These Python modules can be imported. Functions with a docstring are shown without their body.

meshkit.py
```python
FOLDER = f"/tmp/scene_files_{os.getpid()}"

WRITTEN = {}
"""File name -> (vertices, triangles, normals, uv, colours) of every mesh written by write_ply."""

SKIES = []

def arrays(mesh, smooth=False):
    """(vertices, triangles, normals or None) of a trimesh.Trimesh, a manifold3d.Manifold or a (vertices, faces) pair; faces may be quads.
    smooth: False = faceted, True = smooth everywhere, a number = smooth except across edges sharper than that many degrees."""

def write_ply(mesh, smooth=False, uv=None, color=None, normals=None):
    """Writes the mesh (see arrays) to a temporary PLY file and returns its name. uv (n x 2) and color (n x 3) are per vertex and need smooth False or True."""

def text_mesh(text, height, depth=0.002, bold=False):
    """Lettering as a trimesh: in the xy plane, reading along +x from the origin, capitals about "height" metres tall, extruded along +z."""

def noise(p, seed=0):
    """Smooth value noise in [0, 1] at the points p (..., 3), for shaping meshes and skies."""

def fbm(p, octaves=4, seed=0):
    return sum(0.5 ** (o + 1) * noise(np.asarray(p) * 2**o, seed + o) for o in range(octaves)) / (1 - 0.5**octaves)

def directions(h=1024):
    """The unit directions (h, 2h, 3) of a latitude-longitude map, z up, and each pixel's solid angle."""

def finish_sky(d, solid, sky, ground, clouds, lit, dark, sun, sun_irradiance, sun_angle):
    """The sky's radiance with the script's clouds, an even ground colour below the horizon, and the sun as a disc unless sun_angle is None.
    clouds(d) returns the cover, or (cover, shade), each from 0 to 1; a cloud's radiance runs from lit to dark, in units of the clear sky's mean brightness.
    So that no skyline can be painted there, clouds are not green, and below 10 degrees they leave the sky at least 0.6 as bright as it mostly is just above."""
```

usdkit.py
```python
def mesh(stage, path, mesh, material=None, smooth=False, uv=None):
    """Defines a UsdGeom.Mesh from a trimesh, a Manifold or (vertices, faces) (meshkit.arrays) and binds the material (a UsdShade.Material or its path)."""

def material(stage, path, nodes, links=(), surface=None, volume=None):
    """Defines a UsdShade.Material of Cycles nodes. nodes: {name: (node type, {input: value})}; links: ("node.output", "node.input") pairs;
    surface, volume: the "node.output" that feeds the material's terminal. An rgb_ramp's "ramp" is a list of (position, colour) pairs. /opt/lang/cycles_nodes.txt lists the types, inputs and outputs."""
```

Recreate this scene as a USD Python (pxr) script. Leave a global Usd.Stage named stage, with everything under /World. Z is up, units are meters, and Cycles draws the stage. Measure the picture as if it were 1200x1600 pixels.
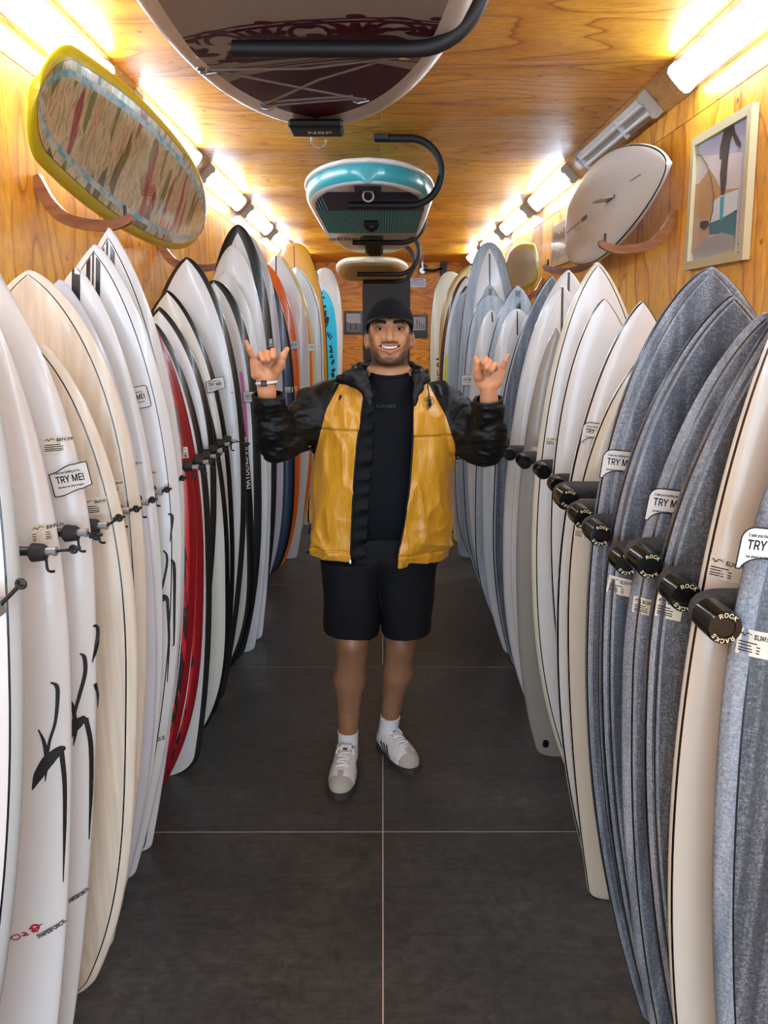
import math, random
import numpy as np
import trimesh, manifold3d
import shapely
from shapely.geometry import Polygon, LineString, Point, box as sbox
from shapely import affinity
from pxr import Usd, UsdGeom, UsdLux, UsdShade, Sdf, Gf, Vt
import usdkit, meshkit

stage = Usd.Stage.CreateInMemory()
UsdGeom.SetStageUpAxis(stage, 'Z'); UsdGeom.SetStageMetersPerUnit(stage, 1.0)
UsdGeom.Xform.Define(stage, '/World')
rnd = random.Random(7); rng = np.random.default_rng(7)

# ---------------------------------------------------------------- camera
EYE, FPX, PITCH, CX = 1.6, 1200.0, math.radians(13.0), 598.0      # eye height, focal length for 1200 px width, pitch down
cam = UsdGeom.Camera.Define(stage, '/World/camera')
cam.CreateHorizontalApertureAttr(36.0); cam.CreateVerticalApertureAttr(48.0)
cam.CreateFocalLengthAttr(36.0 * FPX / 1200.0)
cam.CreateClippingRangeAttr((0.02, 200.0))
cam.CreateExposureAttr(0.32)
_yaw = -math.atan((600 - CX) / FPX)
_m = Gf.Matrix4d().SetRotate(Gf.Rotation(Gf.Vec3d(1, 0, 0), 90 - math.degrees(PITCH))) * Gf.Matrix4d().SetRotate(Gf.Rotation(Gf.Vec3d(0, 0, 1), math.degrees(_yaw)))
_m.SetTranslateOnly(Gf.Vec3d(0, 0, EYE))
cam.AddTransformOp().Set(_m)

# ---------------------------------------------------------------- light from the open shop behind the camera
dome = UsdLux.DomeLight.Define(stage, '/World/shop_daylight')
dome.CreateColorAttr(Gf.Vec3f(0.78, 1.0, 1.24)); dome.CreateIntensityAttr(AMBIENT := 1.3)
LAMP_GLOW = 20.0          # radiance of the fluorescent covers

# ---------------------------------------------------------------- helpers
def at(px, py, d):
    "point on the upright plane y = d seen at that spot of the photograph"
    v, u = py - 800.0, px - CX
    dy = FPX * math.cos(PITCH) - v * math.sin(PITCH); dz = -FPX * math.sin(PITCH) - v * math.cos(PITCH)
    t = d / dy
    return np.array([u * t, d, EYE + dz * t])

def atx(px, py, x):
    "point on the side wall plane at that x"
    p = at(px, py, 1.0); return p * 0 + np.array([0, 0, EYE]) + (p - [0, 0, EYE]) * (x / p[0])

def atz(px, py, z):
    p = at(px, py, 1.0); return np.array([0, 0, EYE]) + (p - [0, 0, EYE]) * ((z - EYE) / (p[2] - EYE))

_taken = {}
def numbered(parent, name):
    k = (parent, name); n = _taken.get(k, 0); _taken[k] = n + 1
    return name if n == 0 else f'{name}_{n:03d}'

def thing(name, label, cat, loc=(0, 0, 0), group=None, kind=None):
    x = UsdGeom.Xform.Define(stage, '/World/' + numbered('/World', name))
    x.AddTranslateOp().Set(Gf.Vec3d(*map(float, loc)))
    p = x.GetPrim(); tag(p, label, cat, group, kind)
    p_loc[str(p.GetPath())] = np.array(loc, float)
    return p
p_loc = {}
def tag(p, label=None, cat=None, group=None, kind=None):
    for k, v in (('label', label), ('category', cat), ('group', group), ('kind', kind)):
        if v: p.SetCustomDataByKey(k, v)

def origin(parent):
    s = str(parent.GetPath())
    while s not in p_loc and s.count('/') > 2: s = s.rsplit('/', 1)[0]
    return p_loc.get(s, np.zeros(3))

def obj(name, mesh, mat, parent=None, smooth=False, normals=None, label=None, tint=None):
    "one Mesh prim; mesh vertices are given in world metres"
    base = '/World' if parent is None else str(parent.GetPath())
    path = base + '/' + numbered(base, name)
    if normals is not None:
        v, f = np.asarray(mesh[0], float), np.asarray(mesh[1], int); n = normals
    else:
        v, f, n = meshkit.arrays(mesh, smooth)
    v = v - (origin(parent) if parent is not None else 0)
    m = UsdGeom.Mesh.Define(stage, path)
    m.CreatePointsAttr(Vt.Vec3fArray.FromNumpy(v.astype(np.float32)))
    m.CreateFaceVertexCountsAttr(Vt.IntArray.FromNumpy(np.full(len(f), 3, np.int32)))
    m.CreateFaceVertexIndicesAttr(Vt.IntArray.FromNumpy(f.astype(np.int32).ravel()))
    m.CreateSubdivisionSchemeAttr('none')
    if n is not None:
        m.CreateNormalsAttr(Vt.Vec3fArray.FromNumpy(np.asarray(n).astype(np.float32))); m.SetNormalsInterpolation('vertex')
    if tint is not None:
        UsdGeom.PrimvarsAPI(m).CreatePrimvar('tint', Sdf.ValueTypeNames.Color3fArray, 'vertex').Set(Vt.Vec3fArray.FromNumpy(np.asarray(tint, np.float32)))
    UsdShade.MaterialBindingAPI.Apply(m.GetPrim()).Bind(mat)
    if label: m.GetPrim().SetCustomDataByKey('label', label)
    return m.GetPrim()

def cat(*ms): return trimesh.util.concatenate([m for m in ms if m is not None])
def bx(lo, hi, bev=0.0):
    lo, hi = np.minimum(lo, hi), np.maximum(lo, hi)
    if bev <= 0:
        m = trimesh.creation.box(hi - lo); m.apply_translation((hi + lo) / 2); return m
    pts = []
    for k in range(3):
        a, b = lo + bev, hi - bev; a, b = a.copy(), b.copy(); a[k], b[k] = lo[k], hi[k]
        pts += [[x, y, z] for x in (a[0], b[0]) for y in (a[1], b[1]) for z in (a[2], b[2])]
    return trimesh.convex.convex_hull(np.array(pts))
def tube(path, r, n=12, cap=True):
    "swept round tube along points; r a number or one per point"
    p = np.asarray(path, float); r = np.broadcast_to(r, len(p)).astype(float)
    t = np.gradient(p, axis=0); t /= np.linalg.norm(t, axis=1, keepdims=True) + 1e-12
    up = np.array([0, 0, 1.0]) if abs(t[0][2]) < .9 else np.array([1.0, 0, 0])
    a = np.cross(t[0], up); a /= np.linalg.norm(a)
    rings = []
    for k in range(len(p)):
        a = a - t[k] * (a @ t[k]); a /= np.linalg.norm(a) + 1e-12
        b = np.cross(t[k], a)
        th = np.linspace(0, 2 * np.pi, n, endpoint=False)
        rings.append(p[k] + r[k] * (np.cos(th)[:, None] * a + np.sin(th)[:, None] * b))
    v = np.vstack(rings); f = []
    for k in range(len(p) - 1):
        for j in range(n):
            q = [k * n + j, k * n + (j + 1) % n, (k + 1) * n + (j + 1) % n, (k + 1) * n + j]
            f += [[q[0], q[1], q[2]], [q[0], q[2], q[3]]]
    if cap:
        v = np.vstack([v, p[0], p[-1]]); c0, c1 = len(v) - 2, len(v) - 1
        for j in range(n):
            f += [[c0, (j + 1) % n, j], [c1, (len(p) - 1) * n + j, (len(p) - 1) * n + (j + 1) % n]]
    m = trimesh.Trimesh(v, f, process=False); m.invert(); return m
def curve(pts, n=24):
    "smooth curve through the points (Catmull-Rom)"
    p = np.asarray(pts, float); p = np.vstack([2 * p[0] - p[1], p, 2 * p[-1] - p[-2]]); out = []
    m = max(2, n // (len(p) - 3))
    for i in range(1, len(p) - 2):
        for s in np.linspace(0, 1, m, endpoint=False):
            a, b, c, d = p[i - 1:i + 3]
            out.append(.5 * ((2 * b) + (c - a) * s + (2 * a - 5 * b + 4 * c - d) * s**2 + (3 * b - a - 3 * c + d) * s**3))
    out.append(p[-2]); return np.array(out)
def lathe(profile, origin_, axis, n=24):
    "profile (radius, height) turned round axis at origin"
    m = trimesh.creation.revolve(np.asarray(profile, float), sections=n)
    m.apply_transform(trimesh.geometry.align_vectors([0, 0, 1], np.asarray(axis, float))); m.apply_translation(origin_); return m
def extr(poly, depth):
    ps = getattr(poly, 'geoms', [poly])
    return cat(*[trimesh.creation.extrude_polygon(g, depth, engine='earcut') for g in ps if g.area > 1e-9])
def frame(mesh, o, ex, ey, ez):
    "places a mesh made in local xyz on the axes ex, ey, ez at o"
    m = mesh.copy(); R = np.eye(4); R[:3, 0], R[:3, 1], R[:3, 2], R[:3, 3] = ex, ey, ez, o
    m.apply_transform(R); return m

# ---------------------------------------------------------------- materials
MATS = {}
def material(name, nodes, links, surface='p.BSDF'):
    MATS[name] = usdkit.material(stage, '/World/Looks/' + name, nodes, links, surface=surface); return MATS[name]
def plain(name, c, rough=.5, **kw):
    kw.setdefault('specular_ior_level', .5)
    return material(name, {'p': ('principled_bsdf', dict(base_color=c, roughness=rough, **kw))}, [])
def noisy(name, c1, c2, scale=(20, 20, 20), nscale=1.0, lo=.35, hi=.65, rough=.5, detail=4, bump=0.0, bscale=None, dist=0.0, **kw):
    "two colours mixed by noise stretched by scale over the place's own coordinates"
    nodes = {'g': ('geometry', {}), 'm': ('mapping', {'scale': scale}), 'n': ('noise_texture', {'scale': nscale, 'detail': detail, 'roughness': .6, 'distortion': dist}),
             'r': ('rgb_ramp', {'ramp': [(lo, c1), (hi, c2)]}), 'p': ('principled_bsdf', dict(roughness=rough, **kw))}
    links = [('g.position', 'm.vector'), ('m.vector', 'n.vector'), ('n.fac', 'r.fac'), ('r.color', 'p.base_color')]
    if bump:
        nodes['b'] = ('bump', {'strength': bump, 'distance': .002}); links += [('b.normal', 'p.normal')]
        if bscale:
            nodes['m2'] = ('mapping', {'scale': bscale}); nodes['n2'] = ('noise_texture', {'scale': 1.0, 'detail': 4})
            links += [('g.position', 'm2.vector'), ('m2.vector', 'n2.vector'), ('n2.fac', 'b.height')]
        else: links += [('n.fac', 'b.height')]
    return material(name, nodes, links)

def plywood(name, scale, c1, c2, c3, rings=26.0, seed=0.0):
    "rotary cut veneer: contour rings of a stretched noise, fine pores, knots"
    nodes = {'g': ('geometry', {}), 'oi': ('object_info', {}),
             'off': ('math', {'math_type': 'multiply', 'value2': 37.0}), 'cv': ('combine_xyz', {}),
             'add': ('vector_math', {'vector_type': 'add', 'math_type': 'add'}),
             'm': ('mapping', {'scale': scale}), 'n': ('noise_texture', {'scale': 1.0, 'detail': 2.5, 'roughness': .45, 'distortion': .35}),
             'k': ('math', {'math_type': 'multiply', 'value2': rings}), 'f': ('math', {'math_type': 'fraction'}),
             'r': ('rgb_ramp', {'ramp': [(0, c3), (.10, c2), (.55, c1), (.90, c1), (1.0, c2)]}),
             'm2': ('mapping', {'scale': [s * 28 for s in scale]}), 'n2': ('noise_texture', {'scale': 1.0, 'detail': 5, 'roughness': .7}),
             'r2': ('rgb_ramp', {'ramp': [(.30, (.72, .66, .60)), (.62, (1.06, 1.05, 1.0))]}),
             'n3': ('noise_texture', {'scale': 1.3, 'detail': 1}), 'r3': ('rgb_ramp', {'ramp': [(.3, (.80, .74, .66)), (.7, (1.12, 1.12, 1.1))]}),
             'x': ('mix', {'mix_type': 'multiply', 'fac': 1.0}), 'x2': ('mix', {'mix_type': 'multiply', 'fac': 1.0}),
             'kv': ('voronoi_texture', {'scale': 1.0, 'randomness': 1.0}), 'km': ('mapping', {'scale': (4.5, 4.5, 4.5)}),
             'kr': ('rgb_ramp', {'ramp': [(.035, (.10, .05, .03)), (.075, (1, 1, 1))]}), 'x3': ('mix', {'mix_type': 'multiply', 'fac': .8}),
             'b': ('bump', {'strength': .22, 'distance': .003}),
             'p': ('principled_bsdf', {'roughness': .42, 'specular_ior_level': .35, 'coat_weight': .10, 'coat_roughness': .2})}
    links = [('oi.random', 'off.value1'), ('off.value', 'cv.x'), ('off.value', 'cv.y'), ('off.value', 'cv.z'), ('g.position', 'add.vector1'), ('cv.vector', 'add.vector2'),
             ('add.vector', 'm.vector'), ('m.vector', 'n.vector'), ('n.fac', 'k.value1'), ('k.value', 'f.value1'), ('f.value', 'r.fac'),
             ('add.vector', 'm2.vector'), ('m2.vector', 'n2.vector'), ('n2.fac', 'r2.fac'), ('add.vector', 'n3.vector'), ('n3.fac', 'r3.fac'),
             ('r.color', 'x.color1'), ('r2.color', 'x.color2'), ('x.color', 'x2.color1'), ('r3.color', 'x2.color2'),
             ('add.vector', 'km.vector'), ('km.vector', 'kv.vector'), ('kv.distance', 'kr.fac'), ('x2.color', 'x3.color1'), ('kr.color', 'x3.color2'),
             ('x3.color', 'p.base_color'), ('f.value', 'b.height'), ('b.normal', 'p.normal')]
    nodes['add'] = ('vector_math', {'math_type': 'add'})
    return material(name, nodes, links)

W1c, W2c, W3c = (1.0, .49, .045), (.86, .35, .020), (.48, .14, .007)
PLY_CEIL = plywood('plywood_ceiling', (.55, 2.2, 2.2), W1c, W2c, W3c, 15)
PLY_WALL = plywood('plywood_wall', (2.0, 1.5, .5), W1c, W2c, W3c, 11)
PLY_BACK = plywood('plywood_back', (.7, 3, 4.0), (.86, .38, .040), (.70, .25, .022), (.42, .12, .010), 12)
PLY_STRIP = plywood('plywood_strip', (3.0, .6, 3.0), (.56, .30, .095), (.46, .22, .06), (.34, .14, .035), 9)
TILE = material('slate_tile', {
    'g': ('geometry', {}), 'n1': ('noise_texture', {'scale': 2.3, 'detail': 5, 'roughness': .6}), 'n2': ('noise_texture', {'scale': 26.0, 'detail': 6, 'roughness': .7, 'distortion': .6}),
    'm3': ('mapping', {'scale': (6, 90, 6)}), 'n3': ('noise_texture', {'scale': 1.0, 'detail': 4, 'roughness': .7}),
    'n4': ('noise_texture', {'scale': 130.0, 'detail': 3}), 'r4': ('rgb_ramp', {'ramp': [(.66, (0, 0, 0)), (.80, (.05, .045, .04))]}),
    'r1': ('rgb_ramp', {'ramp': [(.30, (.034, .035, .036)), (.55, (.050, .050, .049)), (.75, (.074, .068, .063))]}),
    'r2': ('rgb_ramp', {'ramp': [(.3, (.62, .62, .62)), (.7, (1.45, 1.42, 1.38))]}), 'r3': ('rgb_ramp', {'ramp': [(.3, (.8, .8, .8)), (.7, (1.25, 1.25, 1.25))]}),
    'x': ('mix', {'mix_type': 'multiply', 'fac': 1.0}), 'x2': ('mix', {'mix_type': 'multiply', 'fac': 1.0}), 'x3': ('mix', {'mix_type': 'add', 'fac': 1.0}),
    'b': ('bump', {'strength': .35, 'distance': .003}), 'p': ('principled_bsdf', {'roughness': .40, 'specular_ior_level': .5})},
    [('g.position', 'n1.vector'), ('g.position', 'n2.vector'), ('g.position', 'm3.vector'), ('m3.vector', 'n3.vector'), ('g.position', 'n4.vector'), ('n4.fac', 'r4.fac'), ('n1.fac', 'r1.fac'), ('n2.fac', 'r2.fac'), ('n3.fac', 'r3.fac'),
     ('r1.color', 'x.color1'), ('r2.color', 'x.color2'), ('x.color', 'x2.color1'), ('r3.color', 'x2.color2'), ('x2.color', 'x3.color1'), ('r4.color', 'x3.color2'), ('x3.color', 'p.base_color'), ('n2.fac', 'b.height'), ('b.normal', 'p.normal')])
plain('grout', (.42, .36, .29), .8)
def gloss(name, c, **kw): return plain(name, tuple(.8 * x for x in c), .28, coat_weight=.35, coat_roughness=.08, **kw)
gloss('white', (.80, .80, .79)); gloss('bright_white', (.86, .86, .86)); gloss('lavender_white', (.70, .72, .80)); gloss('cream', (.76, .72, .58)); gloss('pale_cream', (.79, .77, .68)); gloss('beige', (.74, .68, .58))
gloss('grey_rail', (.50, .53, .53)); gloss('warm_grey', (.36, .335, .29)); gloss('black', (.006, .006, .007)); gloss('charcoal', (.016, .017, .018)); gloss('navy', (.028, .045, .12)); gloss('orange', (1.0, .16, .005))
gloss('amber', (.76, .34, .012)); gloss('blue', (.003, .64, .95)); gloss('pink', (.75, .20, .52)); gloss('brown', (.10, .022, .010)); gloss('lime', (.72, .80, .02)); gloss('yellow', (.82, .66, .015)); gloss('pale_yellow', (.74, .64, .26)); gloss('dark_red', (.30, .006, .014)); gloss('tan', (.50, .30, .11))
gloss('gold_line', (.60, .45, .10))
noisy('marble_white', (.56, .58, .58), (.77, .78, .78), (6, 6, 1.2), 1.6, .3, .6, .3, coat_weight=.3)
noisy('veneer', (.52, .43, .32), (.70, .62, .50), (75, 75, .9), 1.0, .25, .7, .35, coat_weight=.3, coat_roughness=.1)
noisy('pale_veneer', (.62, .55, .44), (.72, .66, .56), (60, 60, 1.2), 1.0, .3, .7, .35, coat_weight=.3, coat_roughness=.1)
noisy('paulownia', (.50, .34, .13), (.74, .62, .30), (3, 3, 1.2), 1.0, .3, .65, .35, coat_weight=.3)
noisy('brushed_red', (.010, .004, .004), (.62, .006, .014), (30, 30, 3.0), 1.4, .44, .46, .3, 7, coat_weight=.4, coat_roughness=.08)
def denim(name, dark, mid, light, sx=1.0):
    nodes = {'g': ('geometry', {}), 'm': ('mapping', {'scale': (34 * sx, 34, 1.1)}), 'n': ('noise_texture', {'scale': 1.0, 'detail': 3, 'roughness': .6}),
             'm2': ('mapping', {'scale': (330, 330, 210)}), 'n2': ('noise_texture', {'scale': 1.0, 'detail': 3, 'roughness': .7}),
             'm4': ('mapping', {'scale': (90, 90, 560)}), 'n4': ('noise_texture', {'scale': 1.0, 'detail': 2}),
             'a': ('math', {'math_type': 'multiply', 'value2': .55}), 'a2': ('math', {'math_type': 'multiply_add', 'value2': .62}), 'a4': ('math', {'math_type': 'multiply_add', 'value2': .30}),
             'r': ('rgb_ramp', {'ramp': [(.50, dark), (.72, mid), (.98, light)]}),
             'p': ('principled_bsdf', {'roughness': .55, 'coat_weight': .25, 'coat_roughness': .3})}
    return material(name, nodes, [('g.position', 'm.vector'), ('m.vector', 'n.vector'), ('g.position', 'm2.vector'), ('m2.vector', 'n2.vector'), ('n.fac', 'a.value1'), ('n2.fac', 'a2.value1'), ('a.value', 'a2.value3'),
                                  ('g.position', 'm4.vector'), ('m4.vector', 'n4.vector'), ('n4.fac', 'a4.value1'), ('a2.value', 'a4.value3'), ('a4.value', 'r.fac'), ('r.color', 'p.base_color')])
denim('denim', (.010, .016, .030), (.075, .100, .140), (.32, .37, .43))
denim('seam_denim', (.05, .065, .09), (.17, .205, .25), (.42, .46, .50))
denim('pale_denim', (.13, .17, .22), (.34, .40, .46), (.62, .66, .70))
denim('dark_denim', (.005, .008, .016), (.042, .056, .084), (.22, .26, .31))
denim('grey_denim', (.005, .006, .0075), (.050, .056, .066), (.26, .27, .29), 1.6)
plain('paper', (.76, .75, .72), .6); plain('sticker_paper', (.66, .61, .50), .6); plain('ink', (.008, .008, .008), .6); plain('white_ink', (.80, .80, .80), .5); plain('red_ink', (.42, .01, .03), .5); plain('grey_ink', (.16, .16, .16), .6)
plain('metal', (.55, .55, .56), .3, metallic=1.0); plain('galvanised', (.42, .42, .42), .45, metallic=.6); plain('black_metal', (.012, .012, .012), .4); plain('rubber', (.016, .016, .016), .6)
noisy('foam', (.020, .020, .021), (.055, .055, .056), (240, 240, 240), 1.0, .35, .65, .7, bump=.4)
plain('shiny_black', (.006, .006, .006), .16); plain('cap_print', (.62, .60, .36), .5)
MATS['lamp_glow'] = usdkit.material(stage, '/World/Looks/lamp_glow', {'e': ('emission', {'color': (.73, 1.0, 1.30), 'strength': LAMP_GLOW})}, [], surface='e.emission')
plain('lamp_white', (.72, .72, .72), .35); plain('lamp_plate', (.45, .44, .42), .4); plain('tube_glass', (.82, .82, .82), .2)

# ---------------------------------------------------------------- the room
XL, XR, ZC, YB, YF = -1.287, 1.363, 2.756, 13.2, -2.3
fl = thing('floor', 'dark slate tile floor of the narrow aisle', 'floor', kind='structure')
obj('grout', bx((XL - .1, YF, -.05), (XR + .1, YB + .1, -.0012)), MATS['grout'], fl)
TS, TY0 = 1.29, 2.235
for i in (-1, 0):
    for j in range(-4, 9):
        x0, y0 = max(i * TS, XL - .05), max(TY0 + j * TS, YF); x1, y1 = min((i + 1) * TS, XR + .05), min(TY0 + (j + 1) * TS, YB + .05)
        if i == 0: x1 = min(TS * 1.0, XR)
        if y1 - y0 > .05: obj('tile', bx((x0 + .0022, y0 + .0022, -.03), (x1 - .0022, y1 - .0022, 0), .0012), TILE, fl)
for j in range(-4, 9):
    y0, y1 = max(TY0 + j * TS, YF), min(TY0 + (j + 1) * TS, YB + .05)
    if y1 - y0 > .05: obj('tile', bx((TS + .0022, y0 + .0022, -.03), (XR + .05, y1 - .0022, 0)), TILE, fl)
ce = thing('ceiling', 'varnished plywood ceiling with swirling grain', 'ceiling', kind='structure')
yc = [YF] + [3.89 + 2.2 * k for k in range(-2, 5)] + [YB + .05]
for a, b in zip(yc[:-1], yc[1:]):
    for x0, x1 in ((XL - .06, -.01), (-.01, XR + .06)):
        obj('panel', bx((x0 + .001, a + .001, ZC), (x1 - .001, b - .001, ZC + .018), .0008), PLY_CEIL, ce)
obj('deck', bx((XL - .1, YF, ZC + .019), (XR + .1, YB + .1, ZC + .08)), MATS['charcoal'], ce)
ZS = 2.53
for nm, X, sg, lab in (('wall_left', XL, -1, 'left wall of orange varnished plywood panels'), ('wall_right', XR, 1, 'right wall of orange varnished plywood panels')):
    w = thing(nm, lab, 'wall', kind='structure')
    ys = [YF] + [2.85 + 1.22 * k for k in range(-4, 9)] + [YB + .02]
    for a, b in zip(ys[:-1], ys[1:]):
        obj('panel', bx((X, a + .001, 0), (X + sg * .018, b - .001, ZS - .0015), .0008), PLY_WALL, w)
    ys = [YF] + [3.45 + 2.44 * k for k in range(-2, 5)] + [YB + .02]
    for a, b in zip(ys[:-1], ys[1:]):
        obj('panel', bx((X, a + .001, ZS + .0015), (X + sg * .018, b - .001, ZC), .0008), PLY_WALL, w)
    obj('studs', bx((X + sg * .019, YF, 0), (X + sg * .08, YB, ZC)), MATS['charcoal'], w)
wb = thing('wall_back', 'far end wall of knotty orange boards', 'wall', kind='structure')
zb = [0, .45, .9, 1.35, 1.8, 2.25, ZC]
for a, b in zip(zb[:-1], zb[1:]):
    obj('plank', bx((XL - .05, YB, a + .001), (XR + .05, YB + .02, b - .001), .0008), PLY_BACK, wb)
obj('sheathing', bx((XL - .08, YB + .021, 0), (XR + .08, YB + .08, ZC + .05)), MATS['charcoal'], wb)

# slanted cleat boards in the two ceiling corners carry the lamps
LAMP_Y = [.78 + 1.628 * k for k in range(-2, 8)]
def cleat(sg, X, name, label):
    t = thing(name, label, 'trim', kind='structure')
    s = .115; n = np.array([-sg, 0, -1]) / math.sqrt(2); e = np.array([sg, 0, -1]) / math.sqrt(2)       # face normal, downslope
    o = np.array([X - sg * s, 0, ZC])
    ends = [YF] + [y + 1.22 + .2 for y in LAMP_Y[:-1]] + [YB]
    for a, b in zip(ends[:-1], ends[1:]):
        if b - a < .02: continue
        m = trimesh.creation.box((s * math.sqrt(2), b - a - .002, .018)); m.apply_translation((s * math.sqrt(2) / 2, 0, 0))
        obj('board', frame(m, o + [0, (a + b) / 2, 0] - n * .004, e, [0, 1, 0], n), PLY_STRIP, t)
    return o + e * s * math.sqrt(2) / 2 + n * .006, n, e
lamp_n = 0
def lamp(o, n, e, y0, y1, label, lit=True):
    "wraparound fluorescent fitting: steel tray, wrapped cover, end plates"
    L = y1 - y0; c = o + [0, (y0 + y1) / 2, 0]
    t = thing('ceiling_lamp', label, 'lamp', c, 'fluorescent lamps along the ceiling corners')
    tray = bx((-.060, -L / 2, 0), (.060, L / 2, .022), .003)
    obj('tray', frame(tray, c, e, [0, 1, 0], n), MATS['lamp_white'], t)
    for s in (-1, 1):
        pl = Polygon([(-.070, 0), (.070, 0), (.070, .040), (.056, .058), (.030, .058), (.030, .050), (-.030, .050), (-.030, .058), (-.056, .058), (-.070, .040)])
        m = extr(pl, .012); m.apply_transform(trimesh.transformations.rotation_matrix(math.pi / 2, [1, 0, 0])); m.apply_translation((0, s * (L / 2) + (.012 if s > 0 else 0), 0))
        obj('end_plate', frame(m, c, e, [0, 1, 0], n), MATS['lamp_plate'], t)
    if lit:
        th = np.linspace(-math.pi / 2, math.pi / 2, 15)
        prof = [(math.copysign(abs(math.sin(a)) ** .6, math.sin(a)) * .062, .024 + .040 * abs(math.cos(a)) ** .6) for a in th]
        m = extr(Polygon(prof + [(.062, .023), (-.062, .023)]).buffer(0), L - .006)
        m.apply_transform(trimesh.transformations.rotation_matrix(math.pi / 2, [1, 0, 0])); m.apply_translation((0, L / 2 - .003, 0))
        obj('cover', frame(m, c, e, [0, 1, 0], n), MATS['lamp_glow'], t)
    else:                                                     # cover gone, dead tubes
        for u in (-.026, .026):
            obj('tube', tube([c + e * u + n * .043 + [0, -L / 2 + .02, 0], c + e * u + n * .043 + [0, L / 2 - .02, 0]], .012), MATS['tube_glass'], t)
        for y in (-L * .18, L * .46):
            obj('lamp_holder', frame(bx((-.058, y, .022), (.058, y + .016, .056), .002), c, e, [0, 1, 0], n), MATS['lamp_white'], t)
        obj('ballast_cover', frame(bx((.004, -L / 2 + .02, .0225), (.058, L / 2 - .1, .034), .003), c, e, [0, 1, 0], n), MATS['galvanised'], t)
_ord = ['nearest the shop', 'nearest the camera overhead', 'nearest in view', 'third', 'fourth', 'fifth', 'sixth', 'seventh', 'eighth', 'last']
for sg, X, nm, side in ((-1, XL, 'trim_1', 'left'), (1, XR, 'trim_2', 'right')):
    o, n, e = cleat(sg, X, nm, f'slanted plywood cleat along the {side} ceiling corner')
    for k, y in enumerate(LAMP_Y):
        if y + 1.22 > YB: continue
        dead = sg > 0 and abs(y - 4.036) < .05
        vis = {3: 'above the wall mounted tropical longboard' if sg < 0 else 'above the framed poster', 4: 'above the rounded tip of the tropical longboard', 5: 'two down from the tropical longboard' if sg < 0 else 'first beyond the dead lamp', 6: 'fourth in view along its row' if sg < 0 else 'second beyond the dead lamp',
               7: 'fifth in view along its row' if sg < 0 else 'third beyond the dead lamp', 8: 'sixth along its row', 9: 'last before the end wall'}
        lab = 'unlit uncovered fluorescent lamp with bare tubes above the white fish board' if dead else f'white fluorescent lamp on the {side} ceiling corner, ' + vis.get(k, ['furthest behind the camera', 'just behind the camera', 'directly over the camera', '', ''][min(k, 2)])
        lamp(o, n, e, y, y + 1.22, lab, not dead)
# ---------------------------------------------------------------- surfboards
def outline(t, P):
    W, tw, p, q, wt, p2, rt, L = P
    up = W * np.clip(1 - np.clip((t - tw) / (1 - tw), 0, 1) ** p, 0, 1) ** q
    lo = wt + (W - wt) * (1 - np.clip((tw - t) / tw, 0, 1) ** p2)
    h = np.where(t > tw, up, lo)
    z = t * L
    return np.where(z < rt, np.maximum(h - rt + np.sqrt(np.maximum(rt**2 - (rt - np.minimum(z, rt))**2, 0)), .004), h)

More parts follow.
